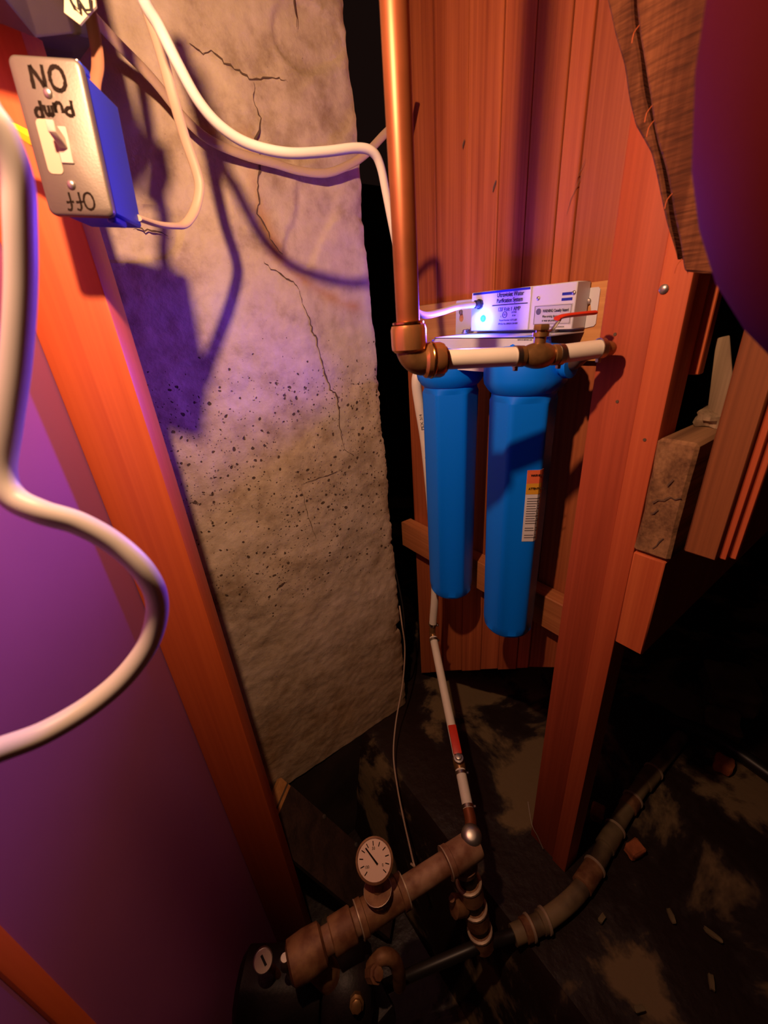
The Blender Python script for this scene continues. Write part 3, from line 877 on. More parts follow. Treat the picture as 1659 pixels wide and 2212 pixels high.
hl = housing(.603)
hr = housing(.430)
for yc, s in ((.603, 1), (.430, -1)):
    bm = NB(); lathe(bm, [(.016, 0), (.016, .012), (.020, .013), (.020, .022), (.012, .023)], (.5875, yc + s * .058, -.069), (0, s, 0), 14); mk('port_boss', bm, M_FILT, hl if s > 0 else hr)
# sticker on the right housing
def hsurf(deg, z, yc=.430, xc=.5875, lift=.0006):
    f = hexr(1); x, y, zz = frame((0, 0, 1), (1, 0, 0))
    tt = (-.135 - z) / (.578 - .135)
    r0 = .0552 + (.0512 - .0552) * max(0, min(1, tt))
    a = R(deg)
    r = r0 * f(a, z) + lift
    return Vector((xc, yc, z)) + (x * math.cos(a) + y * math.sin(a)) * r
def sticker(d0, d1, z0, z1, m, par, lift, name):
    bm = NB(); nx, nz = 8, 6
    V = [[bm.verts.new(hsurf(d0 + (d1 - d0) * i / nx, z0 + (z1 - z0) * k / nz, lift=lift)) for i in range(nx + 1)] for k in range(nz + 1)]
    fc = [bm.faces.new((V[k][i], V[k][i + 1], V[k + 1][i + 1], V[k + 1][i])) for k in range(nz) for i in range(nx)]
    bmesh.ops.recalc_face_normals(bm, faces=fc)
    if bm.faces[0].normal.dot(hsurf(d0, z0) - Vector((.5875, .43, z0))) < 0: bmesh.ops.reverse_faces(bm, faces=bm.faces)
    ex = bmesh.ops.extrude_face_region(bm, geom=list(bm.faces))
    for g in ex['geom']:
        if isinstance(g, bmesh.types.BMVert):
            dv = Vector((g.co.x - .5875, g.co.y - .43, 0)).normalized(); g.co += dv * .0002
    bmesh.ops.recalc_face_normals(bm, faces=bm.faces)
    return mk(name, bm, m, par)
# angle of the sticker round the housing (0 = +Y side, growing towards -X then -Y)
x_, y_, z_ = frame((0, 0, 1), (1, 0, 0))
def ang(dirv): return math.degrees(math.atan2(Vector(dirv).dot(y_), Vector(dirv).dot(x_)))
AC = ang((-.803, -.596, 0))            # towards the camera
SGN = 1 if ang((-.803 + .1, -.596 - .1, 0)) > AC else -1
D0, D1 = AC + SGN * 17, AC + SGN * 52
sticker(D0, D1, -.372, -.235, M_LABEL, hr, .0006, 'sticker')
sticker(D0, D1, -.259, -.235, M_ORL, hr, .0009, 'sticker_band')
sticker(D0, D1, -.279, -.259, M_YLL, hr, .0009, 'sticker_band')
for k in range(17):
    z = -.287 - k * .0048
    if k in (11, 14): continue
    sticker(D0 + SGN * 4, D1 - SGN * (3 + (k * 7) % 9), z - .0008, z + .0006, M_INK2, hr, .0009, 'print_line')
for body, z in (('WARNING', -.244), ('ATTENTION', -.268)):
    p = hsurf((D0 + D1) / 2, z, lift=.0018); q = hsurf((D0 + D1) / 2 + SGN * 4, z, lift=.0018)
    text(body, .0052, p, q - p, (0, 0, 1), M_BLACK, hr, sx=.85, lift=.0004, bold=.0001)

# ================================================================== PLUMBING AT THE PURIFIER
EL = Vector((.314, .389, -.034)); PB = Vector((.544, .283, -.045)); DIR = (PB - EL).normalized()
t = thing('copper_pipe', 'upright copper pipe with a push-fit elbow in front of the board wall', 'pipe', EL)
bm = NB(); rod(bm, EL + Vector((0, 0, .010)), EL + Vector((0, 0, .88)), .0129, 28); mk('pipe', bm, M_COPPER, t)
bm = NB()
arc = [EL + Vector((0, 0, .022))]
for i in range(9):
    a = R(90 * i / 8)
    arc.append(EL + Vector((0, 0, .016)) * (1 - math.sin(a)) + DIR * .016 * (1 - math.cos(a)) + Vector((0, 0, -.004)) * math.sin(a))
arc.append(EL + DIR * .024 + Vector((0, 0, -.004)))
tube(bm, arc, .0165, 24, n=2)
el = mk('elbow', bm, M_BRASS, t)
bm = NB(); lathe(bm, [(.0165, .006), (.0195, .009), (.0200, .014), (.0200, .030), (.0188, .034), (.0145, .0345)], EL, (0, 0, 1), 28); mk('collar', bm, M_COLLAR, el, label='bright copper push-fit collar')
bm = NB(); lathe(bm, [(.0140, 0), (.0175, .001), (.0175, .003), (.0140, .004)], EL + Vector((0, 0, .0345)), (0, 0, 1), 28); mk('release_ring', bm, M_BRASSL, el)
E2 = EL + Vector((0, 0, -.004))
bm = NB(); lathe(bm, [(.0165, .016), (.0195, .019), (.0200, .024), (.0200, .036), (.0185, .040), (.0140, .0405)], E2, DIR, 28); mk('collar', bm, M_COLLAR, el)
bm = NB(); lathe(bm, [(.0200, 0), (.0206, .001), (.0206, .003), (.0200, .004)], E2 + DIR * .024, DIR, 28); mk('rim_ring', bm, M_BRASSL, el)
bm = NB(); lathe(bm, [(.0120, 0), (.0150, .001), (.0150, .003), (.0120, .004)], E2 + DIR * .0405, DIR, 28); mk('release_ring', bm, M_BRASSL, el)

def clamp(p, d, r, par, m=M_TIE, earup=(0, 0, -1)):
    d = Vector(d).normalized(); e = Vector(earup); e = (e - d * e.dot(d)).normalized()
    bm = NB(); lathe(bm, [(r, -.0032), (r + .0012, -.0032), (r + .0012, .0032), (r, .0032)], p, d, 24, caps=False)
    s = d.cross(e)
    o = mk('clamp', bm, m, par)
    bm = NB()
    box(bm, (-.0030, -.0022, 0), (.0030, .0022, .0048), .0006, Matrix.Translation(Vector(p) + e * (r + .0004)) @ Matrix((s, d, e)).transposed().to_4x4())
    mk('clamp_ear', bm, m, o)
    return o
A1 = E2 + DIR * .030; A2 = E2 + DIR * .140
B1 = E2 + DIR * .186; B2 = PB + Vector((0, 0, .001))
t = thing('plastic_pipe', 'white plastic pipe from the copper elbow to the brass valve', 'pipe', (A1 + A2) / 2, 'white plastic pipes at the purifier')
bm = NB(); rod(bm, A1, A2, .0112, 24, ch=.0008); mk('pipe', bm, M_PEX, t)
clamp(A2 - DIR * .006, DIR, .0114, t)
t = thing('plastic_pipe', 'short white plastic pipe from the brass valve to the post', 'pipe', (B1 + B2) / 2, 'white plastic pipes at the purifier')
bm = NB(); rod(bm, B1, B2, .0112, 24, ch=.0008); mk('pipe', bm, M_PEX, t)
clamp(B1 + DIR * .006, DIR, .0114, t); clamp(B2 - DIR * .006, DIR, .0114, t)
# barb elbow that turns back to the right filter inlet
t = thing('brass_elbow', 'small brass elbow at the end of the white pipe beside the post', 'pipe fitting', B2)
bm = NB(); tube(bm, [B2 - DIR * .012, B2 + DIR * .004, B2 + DIR * .010 + Vector((0, .006, -.002)), (.5640, .318, -.053), (.578, .337, -.064), (.5875, .352, -.069)], .0088, 16); mk('elbow', bm, M_BRASS, t)
# ball valve
VC = E2 + DIR * .163
UPV = (Vector((0, 0, 1)) - DIR * DIR.z).normalized()
t = thing('ball_valve', 'brass ball valve with a red lever between the white pipes', 'valve', VC, 'ball valves')
bm = NB(); lathe(bm, [(.0090, -.030), (.0090, -.026), (.0124, -.0255), (.0124, -.0205), (.0108, -.020), (.0136, -.0125), (.0152, -.006), (.0156, 0), (.0152, .006), (.0136, .0125), (.0108, .018), (.0124, .0185), (.0124, .0245), (.0090, .025), (.0090, .029)], VC, DIR, 26); mk('valve_body', bm, M_BRASS, t)
bm = NB(); lathe(bm, [(.0070, .010), (.0070, .021), (.0095, .0215), (.0095, .0260), (.0060, .0262), (.0060, .0285)], VC, UPV, 18); mk('stem', bm, M_BRASS, t)
bm = NB(); lathe(bm, [(.0090, 0), (.0098, .001), (.0098, .0055), (.0090, .0065)], VC + UPV * .0285, UPV, 6); mk('stem_nut', bm, M_BRASS, t)
h0 = VC + UPV * .027
hd = Vector((.92, -.32, 0)).normalized()
bm = NB()
tube(bm, [h0 + hd * .004, h0 + hd * .014 + UPV * .0, h0 + hd * .022 + UPV * .009, h0 + hd * .030 + UPV * .0145, h0 + hd * .066 + UPV * .0155], .0034, 12, .45, 5, side=hd.cross(UPV)); lv = mk('lever', bm, M_STEEL, t)
bm = NB(); tube(bm, [h0 + hd * .020 + UPV * .0130, h0 + hd * .030 + UPV * .0150, h0 + hd * .055 + UPV * .0158, h0 + hd * .073 + UPV * .0160], .0062, 14, .42, 4, side=hd.cross(UPV)); mk('lever_grip', bm, M_RED, lv, label='red vinyl grip')

# ---- hose down from the left filter
t = thing('plastic_pipe', 'long printed white plastic pipe dropping left of the left filter', 'pipe', (.59, .68, -.4), 'white plastic pipes at the purifier')
hp = [(.5875, .664, -.070), (.572, .680, -.090), (.566, .682, -.113), (.573, .683, -.163), (.586, .683, -.248), (.596, .681, -.388), (.600, .678, -.518), (.597, .673, -.643), (.587, .675, -.765)]
bm = NB(); tube(bm, hp, .0105, 18); mk('pipe', bm, M_PEX, t)
clamp((.5875, .6745, -.760), (-.09, .02, -1), .0107, t, earup=(.5, -.8, 0))
H1p = [Vector(p) for p in ((.578, .664, -.797), (.520, .568, -.838), (.429, .419, -.890))]
for body, i in (('PEX 3/4', 2), ('POTABLE', 3), ('ASTM F876', 4)):
    a = Vector(hp[i + 1]); b = Vector(hp[i + 2]); p = a.lerp(b, .35 if i < 4 else .1)
    tocam = (-p).normalized(); ax = (a - b).normalized(); az_ = (tocam - ax * tocam.dot(ax)).normalized(); ay = az_.cross(ax)
    text(body, .0085, p + az_ * .0104, ax, ay, M_INK2, t, lift=.0003, sx=1.3)
t = thing('brass_elbow', 'clamped elbow joining the two runs of white pipe', 'pipe fitting', (.582, .67, -.79))
bm = NB(); tube(bm, [(.5872, .675, -.763), (.585, .674, -.778), (.583, .672, -.789), (.578, .664, -.797), (.570, .651, -.803)], .0085, 14); mk('elbow', bm, M_BRASS, t)
d2 = (H1p[2] - H1p[0]).normalized()
t = thing('plastic_pipe', 'white plastic pipe slanting down to the red-handled valve', 'pipe', tuple(H1p[1]), 'white plastic pipes at the purifier')
bm = NB(); tube(bm, [H1p[0], H1p[1], H1p[2]], .0105, 18); mk('pipe', bm, M_PEX, t)
clamp(H1p[0] + d2 * .008, d2, .0107, t, earup=(1, 0, 0))
V2 = Vector((.423, .411, -.891)); d3 = (Vector((.378, .342, -.901)) - V2).normalized(); up3 = (Vector((-.25, -.25, 1)) - d3 * d3.dot(Vector((-.25, -.25, 1)))).normalized()
t = thing('ball_valve', 'small chrome-stemmed ball valve with a flat red handle lying along the slanting pipe', 'valve', tuple(V2), 'ball valves')
bm = NB(); lathe(bm, [(.009, -.014), (.012, -.012), (.013, 0), (.012, .012), (.009, .020)], V2, d3, 18); mk('valve_body', bm, M_BRASS, t)
bm = NB(); lathe(bm, [(.0055, .010), (.0055, .020), (.0105, .0202), (.0105, .0235), (.0070, .024), (.0065, .030), (.003, .031)], V2, up3, 16); mk('stem_nut', bm, M_STEEL, t)
sd3 = d3.cross(up3)
bm = NB(); box(bm, (-.0095, -.072, .0236), (.0095, -.006, .0290), .0022, Matrix.Translation(V2) @ Matrix((sd3, d3, up3)).transposed().to_4x4(), 2); mk('handle', bm, M_RED, t, label='flat red handle')
C1 = V2 + d3 * .014; C2 = Vector((.372, .333, -.902))
t = thing('plastic_pipe', 'stubby white pipe with a clamp at each end below the red-handled valve', 'pipe', tuple((C1 + C2) / 2), 'white plastic pipes at the purifier')
bm = NB(); rod(bm, C1, C2, .0110, 18, ch=.0008); mk('pipe', bm, M_PEX, t)
clamp(C1 + d3 * .008, d3, .0112, t, earup=(1, -.3, 0)); clamp(C2 - d3 * .008, d3, .0112, t, earup=(1, -.3, 0))

# ---- manifold with pressure gauge
TJ = Vector((.322, .297, -.920)); GE = Vector((.017, .354, -.920))
# keep the apparent run of the pipe: tee near the elbow, then to the pump on the left
t = thing('gauge_manifold', 'rusty galvanised pipe run with tees between the white pipe and the pump', 'pipe', tuple(TJ), 'rusty steel pipework')
bm = NB(); tube(bm, [C2 - d3 * .004, C2 + d3 * .014, (.352, .309, -.905), (.344, .300, -.903)], .0115, 16); mk('copper_elbow', bm, M_COPPER, t)
bm = NB(); lathe(bm, [(.012, -.012), (.0175, -.010), (.0195, -.003), (.0195, .008), (.015, .014), (.008, .016)], (.344, .300, -.902), (-.25, -.22, 1), 20); mk('union_nut', bm, M_STEEL, t)
dG = (GE - TJ).normalized()
bm = NB(); lathe(bm, [(.018, -.030), (.0245, -.028), (.026, -.022), (.026, .030), (.0275, .031), (.0275, .042), (.021, .043)], TJ, dG, 22)
lathe(bm, [(.024, -.052), (.0262, -.050), (.0262, -.036), (.0215, -.034), (.0215, .0)], TJ, (0, 0, 1), 20); mk('tee', bm, M_GALV, t)
bm = NB(); rod(bm, TJ + dG * .035, GE, .0200, 22); mk('pipe', bm, M_GALV, t)
G2 = TJ.lerp(GE, .56)
bm = NB(); lathe(bm, [(.021, -.046), (.0278, -.045), (.0278, -.034), (.0250, -.033), (.0250, .033), (.0278, .034), (.0278, .045), (.021, .046)], G2, dG, 22); 
upg = Vector((-.05, .10, 1)).normalized()
lathe(bm, [(.021, 0), (.021, .034), (.0235, .035), (.0235, .046), (.012, .047)], G2, upg, 18); mk('tee', bm, M_RUST, t)
bm = NB(); lathe(bm, [(.0245, -.02), (.0265, -.018), (.0265, .018), (.0245, .02)], TJ.lerp(GE, .80), dG, 22); mk('coupling', bm, M_RUST, t)
bm = NB(); lathe(bm, [(.022, -.03), (.030, -.026), (.032, 0), (.030, .026), (.022, .03)], GE, dG, 20); mk('end_fitting', bm, M_RUST, t)
for p, d in ((TJ + dG * .0415, dG), (G2 + dG * .0445, dG), (G2 - dG * .0445, dG), (G2 + upg * .045, upg)):  # highlights on the tee edges, put in as pale rings
    rr = .0277 if d is dG else .0237
    bm = NB(); lathe(bm, [(rr, -.0012), (rr + .0008, -.001), (rr + .0008, .001), (rr, .0012)], p, d, 22, caps=False); mk('tee_rim_highlight', bm, M_RIM, t)
# pressure gauge
GC = G2 + upg * .100 + Vector((.012, .010, 0))
gd = (Vector((-.25, -.42, .85))).normalized()
gx, gy, gz = frame(gd, (0, 0, 1))
g = thing('pressure_gauge', 'round pressure gauge standing on the rusty tee', 'gauge', tuple(GC), 'pressure gauges')
bm = NB(); rod(bm, G2 + upg * .045, GC - upg * .018, .0095, 12); mk('stem', bm, M_RUST, g)
bm = NB(); lathe(bm, [(.026, -.026), (.0305, -.022), (.0315, -.002), (.0320, .002), (.0290, .0035), (.0285, .0005)], GC, gd, 32, caps=True); cs = mk('gauge_case', bm, M_RUST, g)
bm = NB(); lathe(bm, [(.0283, 0), (.0283, .0012)], GC + gd * .0010, gd, 32); dl = mk('dial', bm, M_DIAL, g)
def gp(a, r, l=.0028): return GC + gd * l + (gx * math.cos(R(a)) + gy * math.sin(R(a))) * r
for k in range(11):
    a = -45 + 27 * k
    bm = NB(); ribbon(bm, [gp(a, .019), gp(a, .0255)], .0014, gd, 0); mk('tick_mark', bm, M_MARK, dl)
bm = NB(); ribbon(bm, [gp(128, .022, .0034), gp(128, .0, .0034), gp(308, .008, .0034)], lambda q: .0022 + .001 * q, gd, 0); mk('needle', bm, M_MARK, dl)
for body, a in (('0', -30), ('50', 90), ('100', 210)):
    text(body, .0055, gp(a, .0155), -gx if False else gx, gy, M_MARK, dl, lift=.0003)
# vertical leg below the tee
t = thing('drop_pipe', 'dark drop pipe with pale coupling rings below the tee', 'pipe', (.345, .28, -1.1), 'rusty steel pipework')
P0 = TJ + Vector((.002, 0, -.050)); P1 = Vector((.327, .246, -1.180)); dp = (P1 - P0).normalized()
bm = NB(); rod(bm, P0, P1, .0185, 20); mk('pipe', bm, M_IRON, t)
for s in (.30, .62, .92):
    p = P0.lerp(P1, s)
    bm = NB(); lathe(bm, [(.019, -.022), (.0245, -.020), (.0245, .020), (.0225, .0205), (.019, .022)], p, dp, 20); mk('coupling', bm, M_RUST, t)
    bm = NB(); lathe(bm, [(.0246, -.003), (.0262, -.002), (.0262, .002), (.0246, .003)], p + dp * -.018, dp, 20); mk('coupling_ring', bm, M_RIM, t)
pv = P0.lerp(P1, .50)
vd = Vector((-.75, .35, .3)).normalized()
bm = NB(); lathe(bm, [(.012, .014), (.018, .022), (.020, .045), (.012, .050)], pv, vd, 16); rod(bm, pv + vd * .046 + Vector((0, 0, -.03)), pv + vd * .050 + Vector((.0, 0, .03)), .006, 10); mk('side_valve', bm, M_RUST, t)

# ---- pump at the lower left, standing in the pit
t = thing('water_pump', 'dark cast-iron water pump with brassy plugs at the bottom of the picture', 'pump', (.04, .31, -1.12))
pc = Vector((.060, .325, -1.06)); pa = Vector((.80, -.55, -.12)).normalized()
bm = NB(); lathe(bm, [(.03, -.045), (.052, -.041), (.062, -.027), (.066, 0), (.062, .027), (.052, .040), (.03, .045)], pc, pa, 30); mk('volute', bm, M_IRON, t)
bm = NB(); lathe(bm, [(.040, -.19), (.054, -.18), (.056, -.06), (.050, -.046), (.03, -.044)], pc, pa, 28, rmod=lambda a, h: 1 + (.03 if math.cos(18 * a) > 0 else 0)); mk('motor', bm, M_IRON, t)
bm = NB(); rod(bm, GE + Vector((.004, 0, -.015)), pc + Vector((-.01, 0, .0)), .022, 18); mk('inlet_neck', bm, M_RUST, t)
for p, d, r in (((.060, .285, -1.005), (-.2, -.5, .8), .012), ((.100, .292, -1.000), (.3, -.5, .8), .013)):
    bm = NB(); lathe(bm, [(r * .9, -.02), (r, 0), (r, .010), (r * .7, .011), (r * .7, .018), (r * .5, .019)], p, d, 8); mk('plug', bm, M_BRASS if r < .0125 else M_RUST, t)
bm = NB(); tube(bm, [(.095, .305, -1.02), (.120, .300, -.995), (.138, .290, -1.01), (.142, .282, -1.05), (.140, .282, -1.10)], .012, 14); mk('outlet_elbow', bm, M_RUST, t)
bm = NB(); box(bm, (-.01, .27, -1.19), (.12, .40, -1.12), .004); mk('pump_base', bm, M_IRON, t)
for (x, y) in ((.0, .285), (.105, .285), (.0, .385), (.105, .385)):
    bm = NB(); rod(bm, (x, y, FZ - .41), (x, y, -1.185), .012, 10); mk('leg', bm, M_IRON, t)
# second, smaller gauge
SG = Vector((-.044, .390, -.920)); sd = Vector((-.02, -.55, .83)).normalized()
sx1, sy1, sz1 = frame(sd, (0, 0, 1))
SGW = plain('cream_dial', (0.80, 0.66, 0.50), 0.5)
g = thing('pressure_gauge', 'small pale-faced gauge at the foot of the orange stud', 'gauge', tuple(SG), 'pressure gauges')
bm = NB(); lathe(bm, [(.012, -.012), (.0155, -.009), (.0160, 0), (.0152, .0025), (.0140, .003)], SG, sd, 24); mk('gauge_case', bm, M_STEEL, g)
bm = NB(); lathe(bm, [(.0138, 0), (.0138, .001)], SG + sd * .003, sd, 24); dl = mk('dial', bm, SGW, g)
bm = NB(); ribbon(bm, [SG + sd * .0045 + (-sx1 * .0 + sy1 * .008), SG + sd * .0045 + sx1 * .002 - sy1 * .007], .0036, sd, 0); mk('needle', bm, M_BLACK, dl)
bm = NB(); tube(bm, [SG - sd * .008, SG + Vector((.002, .004, -.03)), (-.034, .388, -.98), (-.030, .385, -1.06)], .0055, 10); mk('stem', bm, M_RUST, g)
bm = NB(); lathe(bm, [(.006, -.02), (.008, -.015), (.008, .015), (.006, .02)], (-.016, .366, -.920), (.1, -.1, 1), 12); rod(bm, (-.016, .366, -.935), (-.012, .360, -1.02), .005, 10)
setp(mk('pipe_nipple', bm, M_STEEL, loc=(-.016, .366, -.920)), 'small steel nipple between the small gauge and the manifold', 'pipe fitting')

# ================================================================== FLOOR PIPES
def P3(*a): return Vector(a)
rr_ = .0185
fl = [(.385, .214), (.407, .206), (.458, .188), (.550, .172), (.639, .175), (.692, .181), (.773, .188), (.883, .194), (1.010, .192), (1.140, .190)]
t = thing('drain_pipe', 'grimy plastic drain pipe with couplings lying on the floor right of the post', 'pipe', (.7, .18, FZ))
zz = FZ + rr_
bm = NB(); tube(bm, [(x, y, zz) for x, y in fl], rr_, 20, n=5); mk('pipe', bm, M_PVC, t)
for i, (s, L_) in enumerate(((.418, .012), (.455, .010), (.605, .033), (.718, .033), (.835, .020), (.940, .033))):
    for (a, b) in zip(fl, fl[1:]):
        if a[0] <= s <= b[0]:
            k = (s - a[0]) / (b[0] - a[0]); p = P3(s, a[1] + (b[1] - a[1]) * k, zz); d = P3(b[0] - a[0], b[1] - a[1], 0).normalized()
    bm = NB(); lathe(bm, [(rr_ - .001, -L_), (rr_ + .0035, -L_ + .002), (rr_ + .0035, L_ - .002), (rr_ - .001, L_)], p, d, 22); mk('coupling', bm, M_PVC if i % 2 else M_RUST, t)
    bm = NB(); lathe(bm, [(rr_ + .0035, -.003), (rr_ + .006, -.002), (rr_ + .006, .002), (rr_ + .0035, .003)], p + d * (L_ - .006), d, 22, caps=False); mk('coupling_ring', bm, M_RIM, t)
bm = NB(); tube(bm, [(-.25, .47, -1.44), (-.1, .42, -1.36), (.029, .380, -1.285), (.154, .315, -1.205), (.281, .257, -1.172), (.335, .236, -1.174), (.365, .223, -1.180), (.398, .209, -1.1815)], .0115, 16)
setp(mk('floor_hose', bm, M_BLKP, loc=(.1, .34, -1.2)), 'shiny black pipe crossing the dark floor at the bottom', 'pipe', 'black hoses on the floor')
bm = NB(); tube(bm, [(1.15, .24, FZ + .03), (1.18, .18, FZ + .033), (1.20, .10, FZ + .025), (1.195, 0, FZ + .018), (1.17, -.15, FZ + .018), (1.10, -.4, FZ + .018)], .020, 14)
setp(mk('floor_hose', bm, M_BLKP, loc=(1.19, .1, FZ)), 'black hose crossing the floor at the right edge', 'pipe', 'black hoses on the floor')

def lump(name, c, s, m, label, cat, group=None, seed=0, rot=0.0, sub=3, amp=.18, sharp=False):
    bm = NB()
    bmesh.ops.create_cube(bm, size=1.0)
    bmesh.ops.bevel(bm, geom=list(bm.edges), offset=.12, segments=1, affect='EDGES')
    bmesh.ops.subdivide_edges(bm, edges=list(bm.edges), cuts=sub, use_grid_fill=True)
    Mr = Matrix.Rotation(rot, 4, 'Z')
    for v in bm.verts:
        n = noise.noise(v.co * 2.3 + Vector((seed * 3.7, seed, 1)))
        v.co = v.co * (1 + amp * n)
        v.co = Vector((v.co.x * s[0], v.co.y * s[1], v.co.z * s[2]))
        v.co = Mr @ v.co + Vector(c)
    o = mk(name, bm, m, loc=c)
    return setp(o, label, cat, group)
lump('stone_slab', (1.44, .165, FZ + .03), (.17, .13, .08), M_STONE, 'pale greenish stone slab on the floor at the right, the larger one', 'stone', 'stones on the floor', 1, .5)
lump('stone_slab', (1.285, .135, FZ + .015), (.10, .085, .045), M_STONE, 'lower greenish stone just behind the black hose', 'stone', 'stones on the floor', 2, .3)
lump('brick_piece', (.750, .232, FZ + .012), (.036, .030, .030), M_BRICK, 'orange brick fragment on the far side of the drain pipe', 'brick', 'brick fragments', 3, .4)
lump('brick_piece', (.742, .136, FZ + .012), (.038, .030, .028), M_BRICK, 'orange brick fragment on the near side of the drain pipe', 'brick', 'brick fragments', 4, -.3)
lump('rust_lump', (1.138, .085, FZ + .015), (.045, .040, .040), M_BRICK, 'rusty lump against the black hose', 'brick', 'brick fragments', 5, .2)
lump('brick_piece', (1.42, -.02, FZ + .02), (.14, .06, .04), M_BRICK, 'reddish brick beyond the black hose at the right edge', 'brick', 'brick fragments', 6, .6)
# odd pale chips scattered on the wet floor
CH = ((.564, .119, 'closest to the drain pipe'), (.684, .032, 'right of the drain pipe'), (.719, -.031, 'farthest to the right'), (.495, .011, 'nearest the bottom edge'), (.640, -.055, 'nearest the lower right corner'))
for k, (x, y, wh) in enumerate(CH):
    lump('floor_chip', (x, y, FZ + .002), (.018 + .006 * (k % 3), .009, .007), M_STONE, 'pale chip of debris on the wet floor, the one ' + wh, 'debris', 'pale chips on the floor', 10 + k, k * .9, 1, .3)
# wooden plank with a sawn end below the concrete
PK = Vector((.122, .795, -1.150)); pe = Vector((.285, .610, -1.47)); pd = (pe - PK).normalized()
psd = Vector((-.75, -.62, .0)); psd = (psd - pd * psd.dot(pd)).normalized(); pup = pd.cross(psd) * -1
if pup.z < 0: pup = -pup
t = thing('plank', 'dark leaning plank with a bright sawn end below the concrete wall', 'plank', tuple(PK))
MP = Matrix((pd, psd, pup)).transposed().to_4x4(); MP.translation = PK
bm = NB(); box(bm, (.02, -.004, -.012), (.50, .13, .006), .001, MP); mk('plank_board', bm, M_DARKW, t)
bm = NB(); box(bm, (-.02, -.002, -.012), (.0195, .075, .0065), .001, MP); mk('sawn_end', bm, M_PINE, t, label='bright cut end')
bm = NB(); box(bm, (.004, -.0025, .0066), (.009, .0755, .0072), 0, MP); mk('saw_kerf', bm, M_CRACK, t)
for s in (.16, .30):
    bm = NB(); lathe(bm, [(.006, 0), (.006, .003), (.003, .004)], MP @ Vector((s, .002, .006)), pup, 8); mk('nail', bm, M_STEEL, t)

# ================================================================== RIGHT SIDE TIMBER
t = thing('timber_post', 'red-brown upright post of two joined boards right of the blue filters', 'post', (.60, .26, FZ))
bm = NB(); box(bm, (.5830, .2490, FZ - .01), (.690, .3125, 0.77), .0025, None, 2); mk('post_board', bm, M_POST, t)
bm = NB(); box(bm, (.5790, .2145, FZ - .01), (.630, .2484, 0.77), .0022, None, 2); mk('post_board', bm, M_POST2, t)
bm = NB(); lathe(bm, [(.0052, 0), (.0052, .0016), (.0035, .003), (.001, .0034)], (.579, .2415, .017), (-1, 0, 0), 12); mk('screw', bm, M_STEEL, t)
for y, z in ((.292, -.03), (.275, -.115), (.230, -.16)):
    bm = NB(); lathe(bm, [(.0022, 0), (.0022, .0008)], (.583 if y > .249 else .579, y, z), (-1, 0, 0), 8); mk('nail', bm, M_CRACK, t)
# horizontal nailer behind the filters
t = thing('nailer', 'pale horizontal nailer crossing the board wall behind the filters', 'board', (.68, .6, -.58))
bm = NB(); box(bm, (.661, .3130, -.628), (.6995, .895, -.546), .002); mk('timber', bm, M_NAIL, t)
# old beam end
t = thing('beam', 'weathered brown beam end with cracks beside the post', 'beam', (.60, .19, -.235))
def rough_box(lo, hi, amp, sub=7, sc_=14.0):
    bm = NB(); box(bm, lo, hi, .004)
    bmesh.ops.subdivide_edges(bm, edges=list(bm.edges), cuts=sub, use_grid_fill=True)
    for v in bm.verts:
        n = noise.noise_vector(v.co * sc_) * amp + noise.noise_vector(v.co * sc_ * 4) * amp * .4
        v.co += n
    return bm
mk('timber', rough_box((.568, .1660, -.316), (1.35, .2112, -.1515), .0022), M_OLD, t)
for pts in ([(.1700, -.222), (.176, -.226), (.182, -.224), (.188, -.231), (.195, -.232), (.200, -.238)], [(.178, -.283), (.182, -.290), (.184, -.297), (.188, -.303)], [(.183, -.200), (.186, -.207), (.188, -.211)], [(.192, -.245), (.196, -.252), (.199, -.254)]):
    bm = NB(); P = [(.5668, y, z) for y, z in pts]
    ribbon(bm, P, lambda q: .0018 * random.uniform(.5, 1.1), (-1, 0, 0), .0010); mk('crack', bm, M_CRACK, t)
t = thing('lumber_block', 'orange sawn lumber end directly below the weathered beam', 'beam', (.60, .19, -.40))
bm = NB(); box(bm, (.569, .1700, -.487), (1.30, .2112, -.3195), .002); mk('timber', bm, M_LUMB, t)
# board at the right edge: cut lower end, grooved right side
t = thing('grooved_board', 'brown board with a grooved right edge hanging at the right of the frame', 'board', (.58, .13, -.28))
bm = NB(); box(bm, (.565, .1175, -.292), (.655, .1530, 0.85), .002); mk('board', bm, M_SLAT, t)
bm = NB(); box(bm, (.5675, .1085, -.2880), (.655, .1165, 0.85), .0016); mk('edge_strip', bm, M_LUMB, t)
bm = NB(); box(bm, (.5690, .1000, -.2840), (.655, .1075, 0.85), .0016); mk('edge_strip', bm, M_LUMB, t)
# thin stick and grey splinter between them
bm = NB(); box(bm, (.637, .206, -.084), (.652, .2255, 0.85), .0012)
setp(mk('wood_strip', bm, M_LUMB, loc=(.64, .215, -.08)), 'thin orange wood strip ending above the beam', 'strip')
t = thing('splintered_board', 'grey splintered board leaning above the beam', 'board', (.77, .21, -.15))
bm = NB(); prism(bm, [(.664, .205, -.043), (.664, .192, -.040), (.662, .158, -.1515), (.662, .192, -.1515)], (.010, .003, 0), .0008); mk('board', bm, M_GREYW, t)
lump('wood_rubble', (.700, .190, -.142), (.09, .035, .022), M_GREYW, 'crumbled grey wood scrap on top of the beam', 'rubble', None, 21, .1, 3, .5)  # loose rubble, modelled as one crumbled lump
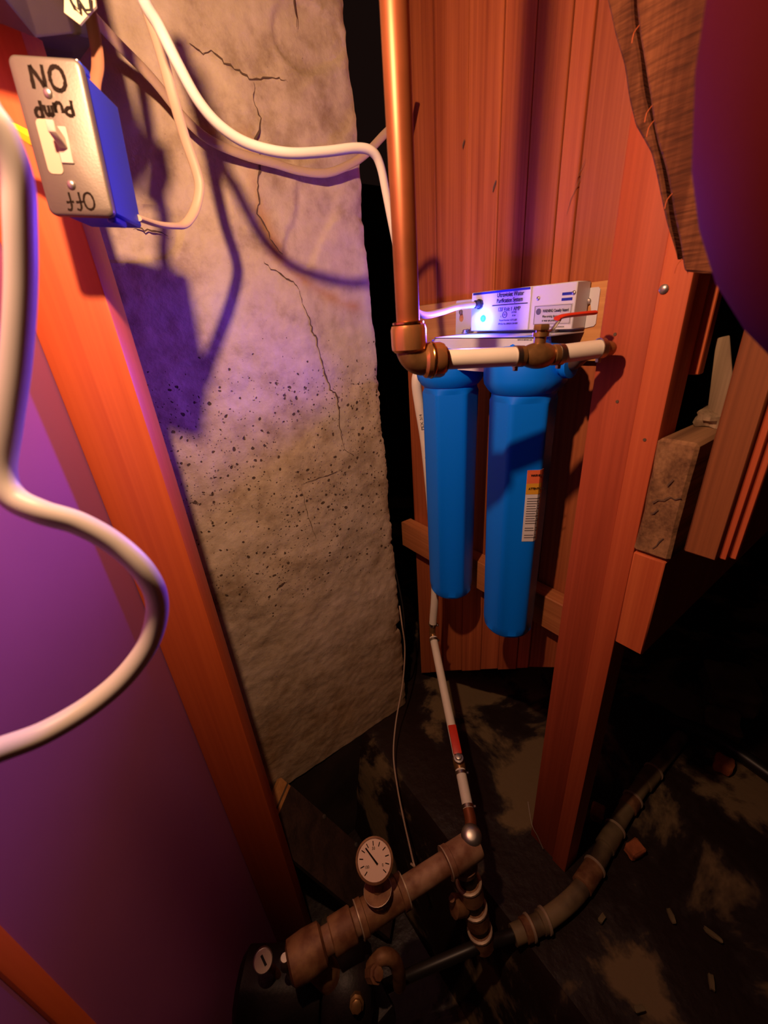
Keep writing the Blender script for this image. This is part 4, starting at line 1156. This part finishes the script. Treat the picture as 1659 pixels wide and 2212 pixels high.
# rough-sawn timbers leaning across the post
BR1 = [(0.165, 0.022), (0.198, 0.028), (0.201, 0.034), (0.221, 0.089), (0.245, 0.144), (0.276, 0.227), (0.283, 0.254), (0.291, 0.293), (0.233, 0.263), (0.212, 0.222), (0.183, 0.125), (0.163, 0.055)]
BR2 = [(0.222, 0.041), (0.239, 0.080), (0.268, 0.145), (0.288, 0.174), (0.310, 0.229), (0.337, 0.289), (0.353, 0.335), (0.317, 0.316), (0.308, 0.275), (0.301, 0.246), (0.266, 0.156), (0.241, 0.096)]
def slab(poly, x0, x1, m, par, seed):
    bm = NB(); prism(bm, [(x0, y, z) for y, z in poly], (x1 - x0, 0, 0), .002)
    bmesh.ops.triangulate(bm, faces=list(bm.faces))
    bmesh.ops.subdivide_edges(bm, edges=list(bm.edges), cuts=6, use_grid_fill=True)
    for v in bm.verts: v.co += noise.noise_vector(v.co * 25 + Vector((seed, 0, 0))) * .0016
    return mk('timber', bm, m, par)
t = thing('sawn_brace', 'rough-sawn brace leaning over the post, the one beside the red tank', 'timber', (.54, .23, .10), 'rough-sawn braces')
slab(BR1, .512, .548, M_SAW, t, 1)
for k, (y, z) in enumerate(((.256, .172), (.252, .160), (.224, .097), (.204, .040), (.279, .236))):
    bm = NB(); tube(bm, [(.513, y - .001, z), (.509, y + .001, z - .005), (.508, y + .0012, z - .012)], .0005, 5, n=2); mk('splinter', bm, M_LUMB, t)
t = thing('sawn_brace', 'rough-sawn brace leaning over the post, the outer narrow one', 'timber', (.56, .27, .2), 'rough-sawn braces')
slab(BR2, .550, .577, M_SAW, t, 4)

# ---- pressure tank
t = thing('pressure_tank', 'dark red rounded tank filling the upper right corner, close to the lens', 'tank', (.318, 0, .2))
bm = NB(); lathe(bm, [(.007, -.0546), (.0315, -.0511), (.0595, -.0385), (.0826, -.0154), (.100, .0084), (.112, .0336), (.1204, .0595), (.1267, .098), (.1288, .154), (.1288, .76)], (.318, 0, 0), (0, 0, 1), 72); mk('tank_shell', bm, M_TANK, t)
bm = NB(); lathe(bm, [(.012, -.085), (.012, -.052)], (.318, 0, 0), (0, 0, 1), 16); mk('tank_outlet', bm, M_STEEL, t)

# cobweb thread on the dark floor side of the post
bm = NB(); tube(bm, [(.575, .326, -1.08), (.560, .300, -1.12), (.565, .285, -1.15), (.572, .270, -1.19)], .0010, 6, n=4)
setp(mk('cobweb_thread', bm, M_COBW, loc=(.57, .30, -1.12)), 'pale cobweb thread near the foot of the post', 'cobweb')

# lettering becomes plain mesh
bpy.context.view_layer.update()
dg = bpy.context.evaluated_depsgraph_get()
for o in TEXTS:
    me = bpy.data.meshes.new_from_object(o.evaluated_get(dg))
    n = bpy.data.objects.new('lettering', me)
    COL.objects.link(n)
    n.parent = o.parent
    n.matrix_local = o.matrix_local.copy()
    cu = o.data
    bpy.data.objects.remove(o)
    bpy.data.curves.remove(cu)
